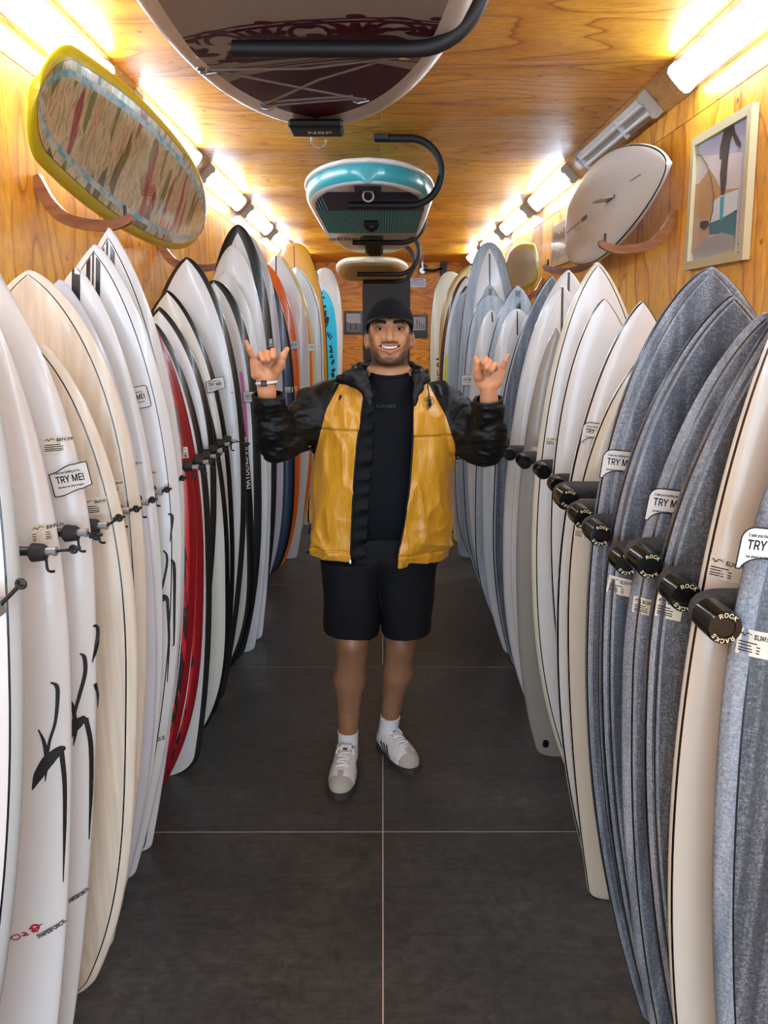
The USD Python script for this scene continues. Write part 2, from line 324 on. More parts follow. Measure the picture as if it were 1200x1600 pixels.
class Board:
    "a board on its tail; u across, z up; front face towards the shop (-y)"
    def __init__(s, dt, dn, xn, zn, xt, W, tw, p, q, wt, p2, T=.058, rt=.03):
        s.dt, s.dn, s.xn, s.zn, s.xt, s.T = dt, dn, xn, zn, xt, T
        s.par = (W, tw, p, q, wt, p2, rt, zn); s.fr = None
    def hw(s, z): return outline(np.asarray(z, float) / s.zn, s.par)
    def thick(s, z):
        t = np.asarray(z, float) / s.zn
        return s.T * (.42 + .58 * (1 - np.abs(2 * np.clip(t, 0, 1) - 1) ** 2.6))
    def prof(s, ins, hw):
        R = np.minimum(.075, np.maximum(hw, 1e-6)); k = np.clip(ins / R, 0, 1)
        return np.sqrt(np.maximum(1 - (1 - k) ** 2, 0))
    def axis(s, z):
        t = np.asarray(z, float) / s.zn
        return s.xt + (s.xn - s.xt) * t, s.dt + (s.dn - s.dt) * t + .022 * np.clip((t - .55) / .45, 0, 1) ** 2
    def F(s, u, z, off=.001):
        u, z = np.asarray(u, float), np.asarray(z, float)
        ax, ay = s.axis(z); h = s.hw(z); ins = np.maximum(h - np.abs(u), 0)
        return s.M(np.stack([ax + u, ay - s.thick(z) / 2 * s.prof(ins, h) - off, z], -1))
    def M(s, v):
        return v if s.fr is None else s.fr[0] + v @ s.fr[1]
    def hang(s, o, ex, ey, ez):
        "lay the board off its tail: local across, back and long axes in the room"
        s.fr = (np.asarray(o, float), np.array([ex, ey, ez], float)); return s
    def pix(s, px, py):
        o, R = s.fr; f = s.T / 2; d = at(px, py, 1.0) - [0, 0, EYE]; n = R[1]; o2 = o - n * f
        k = ((o2 - [0, 0, EYE]) @ n) / (d @ n); w = (np.array([0, 0, EYE]) + d * k - o) @ R.T; return w[0], w[2]
    def build(s, name, label, bands, body, group=None, rows=72):
        """bands: (inset from, inset to, material, part name[, z from, z to]) on the front face"""
        t = np.unique(np.r_[(1 - np.cos(np.linspace(0, np.pi, rows))) / 2, np.linspace(0, .04, 8), np.linspace(.97, 1, 8)])
        z = t * s.zn; h = s.hw(z)
        ins = sorted(set([0, .002, .006, .012, .02, .03, .042, .056, .075] + [b[k] for b in bands for k in (0, 1)]) | set(np.arange(.10, h.max() + .02, .03)))
        ins = np.array(ins); C = len(ins)
        U = np.maximum(h[:, None] - ins[None, :], 0)                 # rows x C
        Y = s.thick(z)[:, None] / 2 * s.prof(h[:, None] - U, h[:, None])
        ax, ay = s.axis(z)
        def grid(sgn_y):
            u = np.hstack([-U, U[:, ::-1]]); y = np.hstack([Y, Y[:, ::-1]])
            return np.stack([ax[:, None] + u, ay[:, None] + sgn_y * y, np.repeat(z[:, None], 2 * C, 1)], -1)
        n, m = len(z), 2 * C
        V = s.M(np.vstack([grid(-1).reshape(-1, 3), grid(1).reshape(-1, 3)]))
        i, j = np.meshgrid(np.arange(n - 1), np.arange(m - 1), indexing='ij'); i, j = i.ravel(), j.ravel()
        a, b, c, d = i * m + j, i * m + j + 1, (i + 1) * m + j + 1, (i + 1) * m + j
        ff = np.stack([np.stack([a, b, c], 1), np.stack([a, c, d], 1)], 1)      # front quads as 2 tris
        fb = ff[:, :, ::-1] + n * m
        cap = []
        for k in range(m - 1): cap += [[k, n * m + k, k + 1], [k + 1, n * m + k, n * m + k + 1]]
        allf = np.vstack([ff.reshape(-1, 3), fb.reshape(-1, 3), cap])
        N = np.zeros_like(V); fn = np.cross(V[allf[:, 1]] - V[allf[:, 0]], V[allf[:, 2]] - V[allf[:, 0]])
        capn = len(allf) - len(cap)
        for k in range(3): np.add.at(N, allf[:capn, k], fn[:capn])
        for r in range(n):                                               # weld the two faces at the rail apex
            for q in (0, m - 1):
                e = N[r * m + q] + N[n * m + r * m + q]; N[r * m + q] = e; N[n * m + r * m + q] = e
        N /= np.linalg.norm(N, axis=1, keepdims=True) + 1e-15
        own = np.full(len(ff), -1)
        jj = np.where(j < C - 1, j, m - 2 - j)                            # interval index from the edge
        mid = np.where(jj < C - 1, (ins[np.clip(jj, 0, C - 2)] + ins[np.clip(jj + 1, 0, C - 1)]) / 2, 9)
        zm = (z[i] + z[i + 1]) / 2; hm = (h[i] + h[i + 1]) / 2
        for k, bd in enumerate(bands):
            zr = bd[4:6] if len(bd) > 4 else (-1, 99)
            own[(mid > bd[0]) & (mid < bd[1]) & (zm > zr[0]) & (zm < zr[1])] = k
        root = thing(name, label, 'surfboard', (s.xt, s.dt, 0) if s.fr is None else s.fr[0], group)
        def part(nm, faces, mat):
            f = faces.reshape(-1, 3); area = np.linalg.norm(np.cross(V[f[:, 1]] - V[f[:, 0]], V[f[:, 2]] - V[f[:, 0]]), axis=1); f = f[area > 1e-10]
            if not len(f): return
            used, inv = np.unique(f, return_inverse=True)
            return obj(nm, (V[used], inv.reshape(-1, 3)), MATS[mat], root, normals=N[used])
        part('deck', np.concatenate([ff[own == -1].reshape(-1, 3), fb.reshape(-1, 3), np.array(cap)]), body)
        groups = {}
        for k, bd in enumerate(bands): groups.setdefault((bd[3], bd[2]), []).append(k)
        for (nm, mt), ks in groups.items(): part(nm, ff[np.isin(own, ks)], mt)
        s.root = root
        return s
    def poly(s, inset=0.0):
        z = np.linspace(0, s.zn, 160); h = np.maximum(s.hw(z) - inset, 0)
        pg = Polygon(np.vstack([np.c_[h, z], np.c_[-h, z][::-1]]))
        return pg.buffer(0)
    def decal(s, name, pg, mat, parent=None, off=.0012, step=.03, label=None, thick=.0004):
        pieces = [g for g in getattr(pg.buffer(0), 'geoms', [pg]) if g.area > 2e-6]
        if 1 < len(pieces) and name != 'fine_print':
            return [s.decal(name, g, mat, parent, off, step, label) for g in pieces][0]
        "flat print or label: polygon in (u, z) laid on the front face"
        pg = pg.buffer(0)
        if pg.is_empty: return
        x0, y0, x1, y1 = pg.bounds; ms = []
        nx, ny = max(1, math.ceil((x1 - x0) / step)), max(1, math.ceil((y1 - y0) / step))
        for a in range(nx):
            for b in range(ny):
                c = pg.intersection(sbox(x0 + a * (x1 - x0) / nx, y0 + b * (y1 - y0) / ny, x0 + (a + 1) * (x1 - x0) / nx, y0 + (b + 1) * (y1 - y0) / ny))
                for g in getattr(c, 'geoms', [c]):
                    if isinstance(g, Polygon) and g.area > 1e-9:
                        v, f = trimesh.creation.triangulate_polygon(g, engine='earcut')
                        ms.append(trimesh.Trimesh(s.F(v[:, 0], v[:, 1], off), f, process=False))
        m = cat(*ms)
        nn = np.array([0, 1.0, 0]) if s.fr is None else s.fr[1][1]
        if (m.face_normals @ nn).mean() > 0: m.invert()
        return obj(name, m, MATS[mat], parent or s.root, label=label)
    def text(s, string, u, z, h, mat, rot=0.0, name='lettering', parent=None, off=.0022, bold=True, width=None):
        m = meshkit.text_mesh(string, h, .0003, bold)
        v = m.vertices.copy()
        if width: v[:, 0] *= width / (v[:, 0].max() - v[:, 0].min())
        c, sn = math.cos(rot), math.sin(rot); x, y = v[:, 0] * c - v[:, 1] * sn, v[:, 0] * sn + v[:, 1] * c
        w = s.F(u + x, z + y, off)
        if s.fr is None: w[:, 1] -= v[:, 2]
        else: w -= v[:, 2:3] * s.fr[1][1]
        mm = trimesh.Trimesh(w, m.faces, process=False)
        if s.fr is None or np.linalg.det(s.fr[1]) > 0: mm.invert()
        return obj(name, mm, MATS[mat], parent or s.root)
    def uz(s, px, py):
        z = 1.0
        for _ in range(6):
            ay = s.axis(z)[1] - float(s.thick(z)) / 2; p = at(px, py, ay); z = p[2]
        return p[0] - float(s.axis(z)[0]), z
    def quad(s, pts): return Polygon([s.uz(*p) for p in pts])

def stroke(pts, ws):
    "brush stroke polygon: centre points and full widths"
    p = curve([(x, y, 0) for x, y in pts], 40)[:, :2]; w = np.interp(np.linspace(0, 1, len(p)), np.linspace(0, 1, len(ws)), ws)
    t = np.gradient(p, axis=0); t /= np.linalg.norm(t, axis=1, keepdims=True) + 1e-9; nn = np.c_[-t[:, 1], t[:, 0]]
    return Polygon(np.vstack([p + nn * w[:, None] / 2, (p - nn * w[:, None] / 2)[::-1]])).buffer(0)

FIT = {'L0': (1.12, 1.12, -0.7, 1.72, -0.85, 0.191, 0.616, 2.423, 0.4, 0.036, 1.931),
 'L1a': (1.32, 1.32, -0.69, 1.7, -0.824, 0.168, 0.552, 2.112, 0.826, 0.105, 2.254),
 'L1b': (1.44, 1.44, -0.7, 1.71, -0.827, 0.179, 0.595, 2.47, 0.989, 0.107, 2.126),
 'L2': (1.58, 1.58, -0.69, 1.581, -0.828, 0.209, 0.511, 2.419, 0.79, 0.092, 3.418),
 'L3': (1.72, 1.72, -0.764, 1.736, -0.811, 0.228, 0.605, 2.52, 0.68, 0.089, 1.867),
 'L4': (1.86, 1.86, -0.757, 1.726, -0.827, 0.208, 0.509, 2.126, 0.734, 0.074, 2.195),
 'A': (2.01, 2.01, -0.721, 1.82, -0.837, 0.227, 0.57, 1.941, 0.735, 0.085, 2.054),
 'Bb': (2.14, 2.14, -0.726, 1.877, -0.831, 0.203, 0.562, 2.119, 0.831, 0.093, 1.734),
 'Rd1': (2.32, 2.32, -0.719, 1.633, -0.859, 0.194, 0.505, 2.233, 0.604, 0.063, 2.448),
 'Rd2': (2.46, 2.46, -0.746, 1.668, -0.862, 0.206, 0.471, 2.175, 0.762, 0.062, 3.056),
 'N4': (2.58, 2.58, -0.748, 1.637, -0.798, 0.174, 0.539, 2.374, 0.779, 0.1, 2.3),
 'N3': (2.7, 2.7, -0.763, 1.693, -0.846, 0.199, 0.594, 2.643, 0.816, 0.094, 1.538),
 'N3b': (2.82, 2.82, -0.766, 1.651, -0.83, 0.215, 0.429, 2.231, 0.761, 0.081, 3.696),
 'N2': (2.96, 2.96, -0.802, 1.762, -0.803, 0.212, 0.517, 2.533, 0.733, 0.089, 2.235),
 'N1': (3.1, 3.1, -0.756, 1.893, -0.799, 0.217, 0.54, 2.319, 0.651, 0.09, 1.801),
 'M': (3.42, 3.42, -0.79, 1.782, -0.818, 0.214, 0.388, 2.192, 0.725, 0.069, 3.084),
 'N7': (3.56, 3.56, -0.754, 1.838, -0.781, 0.196, 0.528, 2.823, 0.551, 0.074, 2.459),
 'N6': (3.72, 3.72, -0.736, 1.886, -0.767, 0.187, 0.548, 2.569, 0.622, 0.099, 2.344),
 'N6b': (3.88, 3.88, -0.725, 2.022, -0.76, 0.174, 0.553, 2.534, 0.597, 0.107, 2.356),
 'N5': (4.04, 4.04, -0.722, 2.136, -0.778, 0.191, 0.502, 2.493, 0.562, 0.075, 2.713),
 'W1': (4.75, 4.75, -0.787, 2.173, -0.835, 0.196, 0.485, 2.908, 0.654, 0.064, 3.867),
 'NV': (5.02, 5.02, -0.745, 1.982, -0.796, 0.197, 0.49, 2.846, 0.789, 0.063, 4.0),
 'OR': (5.22, 5.22, -0.772, 2.057, -0.799, 0.226, 0.526, 2.78, 0.628, 0.092, 3.333),
 'W2': (5.42, 5.42, -0.718, 2.128, -0.755, 0.222, 0.65, 2.404, 0.775, 0.123, 2.691),
 'CR': (6.1, 6.1, -0.765, 2.18, -0.789, 0.248, 0.582, 2.419, 0.831, 0.111, 3.467),
 'W3': (6.45, 6.45, -0.694, 2.13, -0.702, 0.21, 0.65, 2.908, 0.681, 0.151, 2.369),
 'AM': (6.95, 6.95, -0.764, 2.371, -0.746, 0.269, 0.535, 2.337, 0.4, 0.102, 2.371),
 'BL': (9.0, 9.0, -0.652, 2.333, -0.728, 0.221, 0.586, 2.533, 0.411, 0.1, 2.3),
 'R0': (0.96, 0.96, 0.66, 1.78, 0.726, 0.224, 0.582, 2.198, 0.838, 0.087, 2.045),
 'R1': (1.072, 1.072, 0.66, 1.78, 0.688, 0.222, 0.52, 1.961, 0.543, 0.087, 2.004),
 'R2': (1.187, 1.187, 0.655, 1.73, 0.719, 0.244, 0.596, 2.254, 1.1, 0.065, 2.041),
 'R3': (1.296, 1.296, 0.635, 1.636, 0.709, 0.227, 0.61, 2.012, 0.774, 0.097, 2.231),
 'R4': (1.4, 1.4, 0.622, 1.67, 0.707, 0.232, 0.596, 2.352, 0.816, 0.077, 1.944),
 'R5': (1.51, 1.51, 0.625, 1.726, 0.694, 0.23, 0.562, 2.454, 0.687, 0.073, 1.96),
 'R6': (1.93, 1.75, 0.645, 1.604, 0.704, 0.209, 0.615, 2.352, 0.701, 0.103, 1.662),
 'R7': (2.08, 1.92, 0.632, 1.68, 0.718, 0.197, 0.526, 2.089, 0.761, 0.088, 2.164),
 'R8': (2.22, 2.08, 0.583, 1.693, 0.733, 0.162, 0.571, 2.177, 0.725, 0.063, 1.748),
 'R9': (2.4, 2.26, 0.609, 1.8, 0.742, 0.206, 0.483, 2.048, 0.687, 0.045, 2.352),
 'R10': (2.71, 2.52, 0.558, 1.62, 0.687, 0.15, 0.434, 2.11, 0.74, 0.08, 2.568),
 'R11': (3.05, 2.9, 0.655, 1.774, 0.711, 0.203, 0.464, 1.958, 0.627, 0.067, 2.56),
 'R12': (3.25, 3.2, 0.745, 1.853, 0.756, 0.214, 0.518, 2.307, 0.716, 0.093, 2.326),
 'R13': (3.53, 3.5, 0.743, 1.853, 0.733, 0.22, 0.495, 2.309, 0.779, 0.092, 2.543),
 'R15': (3.68, 3.68, 0.626, 1.718, 0.682, 0.167, 0.431, 2.08, 0.484, 0.052, 2.482),
 'R14': (3.84, 3.84, 0.652, 1.831, 0.71, 0.214, 0.35, 2.298, 0.61, 0.041, 2.634),
 'R16': (4.0, 4.0, 0.551, 1.722, 0.698, 0.178, 0.407, 1.928, 0.587, 0.028, 2.197),
 'R17': (4.25, 4.25, 0.58, 1.806, 0.7, 0.193, 0.391, 2.221, 0.4, 0.023, 2.429),
 'R18': (4.5, 4.5, 0.605, 1.874, 0.681, 0.196, 0.445, 2.218, 0.669, 0.034, 2.41),
 'R19': (5.0, 5.0, 0.661, 2.159, 0.725, 0.226, 0.35, 1.898, 0.42, 0.02, 3.633),
 'R20': (5.45, 5.45, 0.56, 1.885, 0.669, 0.152, 0.533, 2.251, 0.549, 0.1, 2.298),
 'R21': (5.9, 5.9, 0.619, 1.954, 0.661, 0.173, 0.528, 2.258, 0.683, 0.101, 2.314),
 'R22': (6.3, 6.3, 0.659, 2.051, 0.684, 0.211, 0.541, 2.442, 0.607, 0.1, 2.3),
 'R23': (6.8, 6.8, 0.742, 2.175, 0.735, 0.253, 0.65, 3.223, 0.716, 0.101, 2.355),
 'R24': (8.0, 8.0, 0.676, 2.215, 0.708, 0.21, 0.574, 2.897, 0.4, 0.101, 2.335),
 'L4b': (1.92, 1.92, np.float64(-0.739), np.float64(1.759), -0.835, 0.205, 0.509, 2.126, 0.734, 0.074, 2.195)}
BD = {}
def B(key, label, bands, body, name='surfboard', **kw):
    b = Board(*FIT[key], **kw).build(name, label, bands, body); BD[key] = b; return b
def price(b, px, py, w, hgt, price_='', rot=0.0):
    "price label: cream card with name scribble, price and fine print"
    u, z = b.uz(px, py); c, s = math.cos(rot), math.sin(rot)
    pg = affinity.rotate(sbox(-w / 2, -hgt / 2, w / 2, hgt / 2), rot, origin=(0, 0), use_radians=True)
    st = b.decal('price_label', affinity.translate(pg, u, z).intersection(b.poly(.004)), 'sticker_paper', off=.001)
    def loc(x, y): return u + x * c - y * s, z + x * s + y * c
    lines = [Polygon([loc(-w * .44, y), loc(w * (.2 if k else .1), y), loc(w * (.2 if k else .1), y + hgt * .045), loc(-w * .44, y + hgt * .045)]) for k, y in enumerate((-hgt * .02, -hgt * .14, -hgt * .26, -hgt * .36))]
    sq = stroke([loc(-w * .42, hgt * .24), loc(-w * .34, hgt * .34), loc(-w * .28, hgt * .24), loc(-w * .2, hgt * .36), loc(-w * .08, hgt * .30)], [w * .02, w * .03, w * .02])
    b.decal('fine_print', shapely.union_all(lines + [sq]).intersection(b.poly(.006)), 'ink', parent=st, off=.0016)
    if price_:
        uu, zz = loc(-w * .02, hgt * .18); b.text(price_, uu, zz, hgt * .17, 'ink', rot, 'price', st, .0018, True, w * .48)
def try_me(b, px, py, w, rot=0.0, wave=False, arch=False):
    "printed card: I see you looking at me... TRY ME!"
    u, z = b.uz(px, py); h = w * .78
    if arch: pg = sbox(-w / 2, -h / 2, w / 2, h * .25).union(Point(-w * .5 + h * .3, h * .2).buffer(h * .3)).union(Point(w * .5 - h * .3, h * .2).buffer(h * .3)).union(sbox(-w / 2 + h * .3, 0, w / 2 - h * .3, h / 2)).difference(affinity.scale(Point(0, -h * .55).buffer(w * .42), 1, .62, origin=(0, -h * .55)))
    elif wave:
        xs = np.linspace(-w / 2, w / 2, 25); up = h * (.36 + .10 * np.sin(xs / w * 5.2 + .9) * 1.0 + .16 * np.clip(xs / w - .2, 0, 1) * 3); lo = -h * (.42 - .07 * np.sin(xs / w * 5.2 + .4) - .28 * np.clip(xs / w - .25, 0, 1) * 2)
        pg = Polygon(np.vstack([np.c_[xs, lo], np.c_[xs, up][::-1]]))
    else: pg = sbox(-w / 2, -h / 2, w / 2, h / 2).buffer(-.006).buffer(.006)
    pg = affinity.rotate(pg, rot, origin=(0, 0), use_radians=True)
    c, s = math.cos(rot), math.sin(rot)
    pg = affinity.translate(pg, u, z)
    v, f = trimesh.creation.triangulate_polygon(pg.segmentize(.02), engine='earcut')
    y = min(b.F(0, z, 0)[1], b.F(u, z, 0)[1]) - .003
    ax = float(b.axis(z)[0])
    m = extr(pg, .0012); mv = m.vertices; m = trimesh.Trimesh(np.c_[mv[:, 0] + ax, y - mv[:, 2], mv[:, 1]], m.faces[:, ::-1], process=False)
    card = obj('try_me_card', m, MATS['paper'], b.root, label='white card printed TRY ME!')
    rim = pg.exterior.buffer(.0009)
    mr = extr(rim, .0004); mv = mr.vertices; obj('outline', trimesh.Trimesh(np.c_[mv[:, 0] + ax, y - .0013 - mv[:, 2], mv[:, 1]], mr.faces[:, ::-1], process=False), MATS['ink'], card)
    def put(string, x, yy, hh, bold, width):
        t = meshkit.text_mesh(string, hh, .0003, bold); tv = t.vertices.copy(); tv[:, 0] *= width / np.ptp(tv[:, 0])
        X, Y = x + tv[:, 0], yy + tv[:, 1]
        return trimesh.Trimesh(np.c_[ax + u + X * c - Y * s, y - .0014 - tv[:, 2], z + X * s + Y * c], t.faces[:, ::-1], process=False)
    oy = h * .06 if arch else 0
    obj('lettering', cat(put('TRY ME!', -w * .38, -h * .08 + oy, h * .22, True, w * .72), put('I see you looking at me...', -w * .38, h * .22 + oy, h * .075, True, w * .7),
                         put('Ask about our Demo Program', -w * .36, -h * .24 + oy * .3, h * .06, True, w * .66)), MATS['ink'], card)

def stringer(b, du0, du1, z0, z1, mat='black', name='stringer'):
    b.decal(name, sbox(du0, b.zn - z0, du1, b.zn - z1).intersection(b.poly(.002)), mat)

pin = lambda a, b_, m='black': (a, b_, m, 'pinline')
# ---- left row, from the shop inwards
B('L0', 'white surfboard with grey rail and black pinline at the left edge, nearest the shop', [(0, .013, 'grey_rail', 'rail', .28, 9), (0, .020, 'black', 'tail_block', -1, .28), pin(.013, .016)], 'white')
L1 = B('L1a', 'white surfboard with red scribble and a black brush emblem, second from left', [], 'white')
L1b = B('L1b', 'white surfboard with waving TRY ME card in front of the wood veneer pair', [], 'white')
L2 = B('L2', 'shorter wood veneer surfboard with black pinline and rounded tail', [(0, .018, 'pale_veneer', 'rail'), pin(.018, .021)], 'veneer', rt=.07)
L3 = B('L3', 'taller wood veneer surfboard with black pinline reaching up beside the left wall', [(0, .022, 'pale_veneer', 'rail'), pin(.022, .025)], 'veneer', rt=.05)
L4 = B('L4', 'lavender white surfboard tucked behind the taller wood veneer one', [], 'lavender_white')
L4b = B('L4b', 'white surfboard with one thick black bar at its tip, left row', [], 'white', T=.036); stringer(L4b, -.009, .011, .004, .085, name='nose_bar')
A = B('A', 'white surfboard with black nose bars and brush emblem, shorter of the barred pair', [pin(.022, .0248)], 'white')
Bb = B('Bb', 'white surfboard with black nose bars and pinline, taller of the barred pair', [pin(.020, .0228)], 'white')
for b, bars in ((A, ((-.018, -.008, .14), (-.003, .001, .16), (.006, .017, .19))), (Bb, ((-.020, -.010, .14), (-.004, .000, .17), (.006, .018, .21)))):
    for x0, x1, zz in bars: b.decal('nose_bar', Polygon([(x0, b.zn), (x0, b.zn - zz + .03), (x1, b.zn - zz), (x1, b.zn)]).intersection(b.poly(.026)), 'black')
R1 = B('Rd1', 'bright red surfboard with black brushed streaks and white pinline, nearer of the red pair', [(0, .016, 'dark_red', 'rail'), pin(.030, .0335, 'white')], 'brushed_red')
R2 = B('Rd2', 'red surfboard with dark red rail, farther of the red pair', [(0, .020, 'dark_red', 'rail'), pin(.028, .032, 'white')], 'brushed_red')
B('N4', 'white surfboard with thin black rail next beyond the red pair', [(0, .017, 'charcoal', 'rail')], 'white', rt=.085)
B('N3', 'white surfboard with black rail, second beyond the red pair', [(0, .018, 'charcoal', 'rail')], 'white', rt=.085)
N3b = B('N3b', 'cream tailed surfboard with black rail and small round C badge at its tail', [(0, .014, 'black', 'rail')], 'pale_cream', rt=.085)
N2 = B('N2', 'white surfboard with black rail and a TRY ME card hung over its rail', [(0, .015, 'black', 'rail')], 'pale_cream', rt=.085)
B('N1', 'large white pointed surfboard with thick black rail below the tropical longboard', [(0, .020, 'charcoal', 'rail')], 'white', rt=.085)
M = B('M', 'cream surfboard with black rail lettered HAYDENSHAPES in white', [(0, .030, 'black', 'rail')], 'pale_cream', rt=.085)
N7 = B('N7', 'white surfboard with broad black band and pink stripe, behind the raised right hand', [(0, .034, 'charcoal', 'rail'), (.052, .068, 'pink', 'pink_stripe', -1, 1.42)], 'white', rt=.085)
B('N6', 'greyish white surfboard, shorter of two inside the broad black framed board', [], 'marble_white')
B('N6b', 'greyish white surfboard, taller of two inside the broad black framed board', [], 'marble_white')
N5 = B('N5', 'tall surfboard with very broad black border, tallest at mid left row', [(0, .05, 'charcoal', 'rail')], 'marble_white', rt=.085)
B('W1', 'lavender white surfboard just beyond the tall black bordered one', [], 'lavender_white')
NV = B('NV', 'navy blue surfboard with black rail, left row', [(0, .016, 'black', 'rail')], 'navy', rt=.085)
OR = B('OR', 'orange surfboard with TRY ME card beyond the navy one', [(0, .042, 'orange', 'rail')], 'orange')
W2 = B('W2', 'white surfboard with thin black stringer beyond the orange one', [], 'white'); stringer(W2, -.004, .004, .01, .3)
CR = B('CR', 'cream surfboard with orange inner line, far left row', [(0, .020, 'pale_yellow', 'rail'), (.020, .042, 'orange', 'inner_line')], 'pale_cream')
W3 = B('W3', 'round nosed white surfboard with fine dark pinline in front of the amber longboard', [pin(.014, .018, 'brown')], 'white')
AM = B('AM', 'amber yellow longboard standing tall at the far left', [(0, .008, 'brown', 'rail')], 'amber'); stringer(AM, -.004, .004, .0, .8, 'brown')
BL = B('BL', 'white longboard with bright blue panel and black script, last on the left', [], 'white')
# ---- right row
R0 = B('R0', 'grey denim surfboard at the right edge, nearest the shop, with TRY ME card', [(0, .020, 'seam_denim', 'seam'), pin(.020, .0225)], 'grey_denim')
Rb1 = B('R1', 'beige cream surfboard with thin black pinline between the denim boards at right', [pin(.002, .0045)], 'beige')
Rb2 = B('R2', 'dark streaked grey denim surfboard beside the beige cream one', [(.0015, .004, 'black', 'rail'), (.004, .011, 'seam_denim', 'seam'), pin(.014, .016), (.017, .021, 'seam_denim', 'seam')], 'grey_denim')
Rb3 = B('R3', 'pale denim surfboard with wide bleached rail and TRY ME card', [(0, .012, 'seam_denim', 'rail'), pin(.012, .015), (.015, .020, 'seam_denim', 'seam')], 'denim')
Rb4 = B('R4', 'dark indigo denim surfboard with stitched edge, second tallest of the denim five', [(.0015, .004, 'black', 'rail'), (.004, .010, 'seam_denim', 'seam'), (.013, .016, 'black', 'pinline'), (.016, .021, 'seam_denim', 'seam')], 'dark_denim')
Rb5 = B('R5', 'tallest denim surfboard at right, its tip just below the framed poster', [(.0015, .004, 'black', 'rail'), (.004, .012, 'seam_denim', 'seam'), pin(.022, .024), (.024, .029, 'seam_denim', 'seam')], 'denim')
Rb6 = B('R6', 'yellowish cream surfboard hidden behind the tallest denim surfboard', [pin(.0015, .0045)], 'cream')
Rb7 = B('R7', 'shorter white surfboard with black edge line and TRY ME card, right row', [pin(.0015, .0055)], 'white')
Rb8 = B('R8', 'slim white surfboard with black edge line, middle of three white ones', [pin(.0015, .0045)], 'white')
Rb9 = B('R9', 'tallest white surfboard with black pinline and cream rail, right row', [(0, .012, 'cream', 'rail'), pin(.012, .0152)], 'white')
Rb10 = B('R10', 'warm grey surfboard with black leash plug at its tail', [], 'warm_grey')
B('R11', 'white surfboard with thin black stringer in front of the denim one with black tip bar', [pin(.030, .0315, 'gold_line')], 'white'); stringer(BD['R11'], -.004, .004, .006, .165)
B('R12', 'white surfboard with short black stringer, tip against the plywood wall at right', [], 'white'); stringer(BD['R12'], -.004, .005, .01, .10)
R13 = B('R13', 'denim surfboard with thick black bar at its tip, nearer of two', [(0, .004, 'black', 'rail'), (.004, .010, 'pale_denim', 'seam')], 'denim'); stringer(R13, -.010, .010, .0, .10, name='nose_bar')
R15 = B('R15', 'pointed white surfboard with black stringer behind the raised left hand', [pin(.05, .0515, 'gold_line')], 'white'); stringer(R15, -.004, .002, .01, .12)
R14 = B('R14', 'pale denim surfboard with thick black bar at its tip, farther of two', [(0, .004, 'black', 'rail')], 'pale_denim'); stringer(R14, -.012, .012, .0, .13, name='nose_bar')
R16 = B('R16', 'small pointed white surfboard inside the round nosed denim one', [], 'white'); stringer(R16, -.004, .003, .01, .06)
R17 = B('R17', 'round nosed pale denim surfboard, shortest tip of the far denim ones', [(0, .004, 'black', 'rail')], 'pale_denim')
R18 = B('R18', 'pointed pale denim surfboard with black bar standing before the big longboard', [], 'pale_denim'); stringer(R18, -.008, .010, .0, .07, name='nose_bar')
R19 = B('R19', 'big longboard with pale denim border and long black stringer, tallest on the right', [(0, .004, 'charcoal', 'rail'), (.004, .062, 'pale_denim', 'border')], 'white'); stringer(R19, -.005, .006, .07, .36)
R20 = B('R20', 'pale blue grey surfboard left of the big denim bordered longboard', [], 'pale_denim')
R21 = B('R21', 'white surfboard with lime lower rail and brown tip, far right row', [(0, .022, 'lime', 'rail', -1, 1.45), (0, .022, 'brown', 'tip', 1.86, 9)], 'white')
R22 = B('R22', 'white surfboard with dark brown rail, far right row', [(0, .026, 'brown', 'rail')], 'white')
R23 = B('R23', 'golden wood surfboard with brown shade line, far right row', [(0, .03, 'tan', 'rail')], 'paulownia')
R24 = B('R24', 'cream longboard lettered REAL, last on the right by the end wall', [(0, .005, 'brown', 'rail')], 'cream')

# ---- prints, labels and cards
def brush(b, strokes):
    pg = shapely.union_all([stroke([b.uz(*q) for q in pts], [w * 2.2e-3 * b.dt / 2.2 for w in ws]) for pts, ws in strokes])
    b.decal('brush_emblem', pg, 'ink', off=.0011)
K1 = lambda ox, oy, s: [([(77 + 0, 1068), (85, 1074), (87, 1090), (84, 1130), (76, 1160), (70, 1195)], [2, 5, 5, 4, 4, 6]), ([(60, 1140), (68, 1160), (72, 1190), (70, 1222)], [2, 5, 6, 1]),
        ([(51, 1233), (60, 1212), (74, 1190), (90, 1176), (94, 1180)], [2, 14, 18, 12, 6]), ([(92, 1178), (96, 1230), (96, 1300), (94, 1386)], [6, 5, 4, 1])]
brush(L1, K1(0, 0, 1))
brush(L1b, [([(123, 1023), (129, 1030), (130, 1055), (122, 1090), (117, 1110), (112, 1140)], [2, 5, 5, 5, 4, 4]), ([(105, 1089), (113, 1105), (117, 1140), (114, 1166)], [2, 5, 6, 1]),
            ([(104, 1165), (110, 1145), (120, 1132), (131, 1124)], [2, 13, 15, 8]), ([(131, 1126), (137, 1170), (137, 1240), (134, 1320)], [6, 5, 4, 1]), ([(140, 983), (145, 990), (144, 1015), (139, 1041)], [2, 5, 5, 1]), ([(142, 1076), (145, 1095), (145, 1115)], [3, 4, 1])])
brush(A, [([(255, 860), (260, 868), (260, 885), (254, 915), (249, 935)], [2, 3, 3, 3, 2]), ([(245, 908), (249, 925), (249, 955)], [1, 3, 1]), ([(247, 960), (249, 942), (256, 934), (261, 938)], [2, 7, 9, 5]), ([(261, 936), (263, 1000), (260, 1068)], [4, 3, 1]),
          ([(262, 803), (268, 810), (265, 848)], [2, 4, 1]), ([(267, 875), (271, 895), (270, 1000), (268, 1012)], [3, 4, 2, 1])])
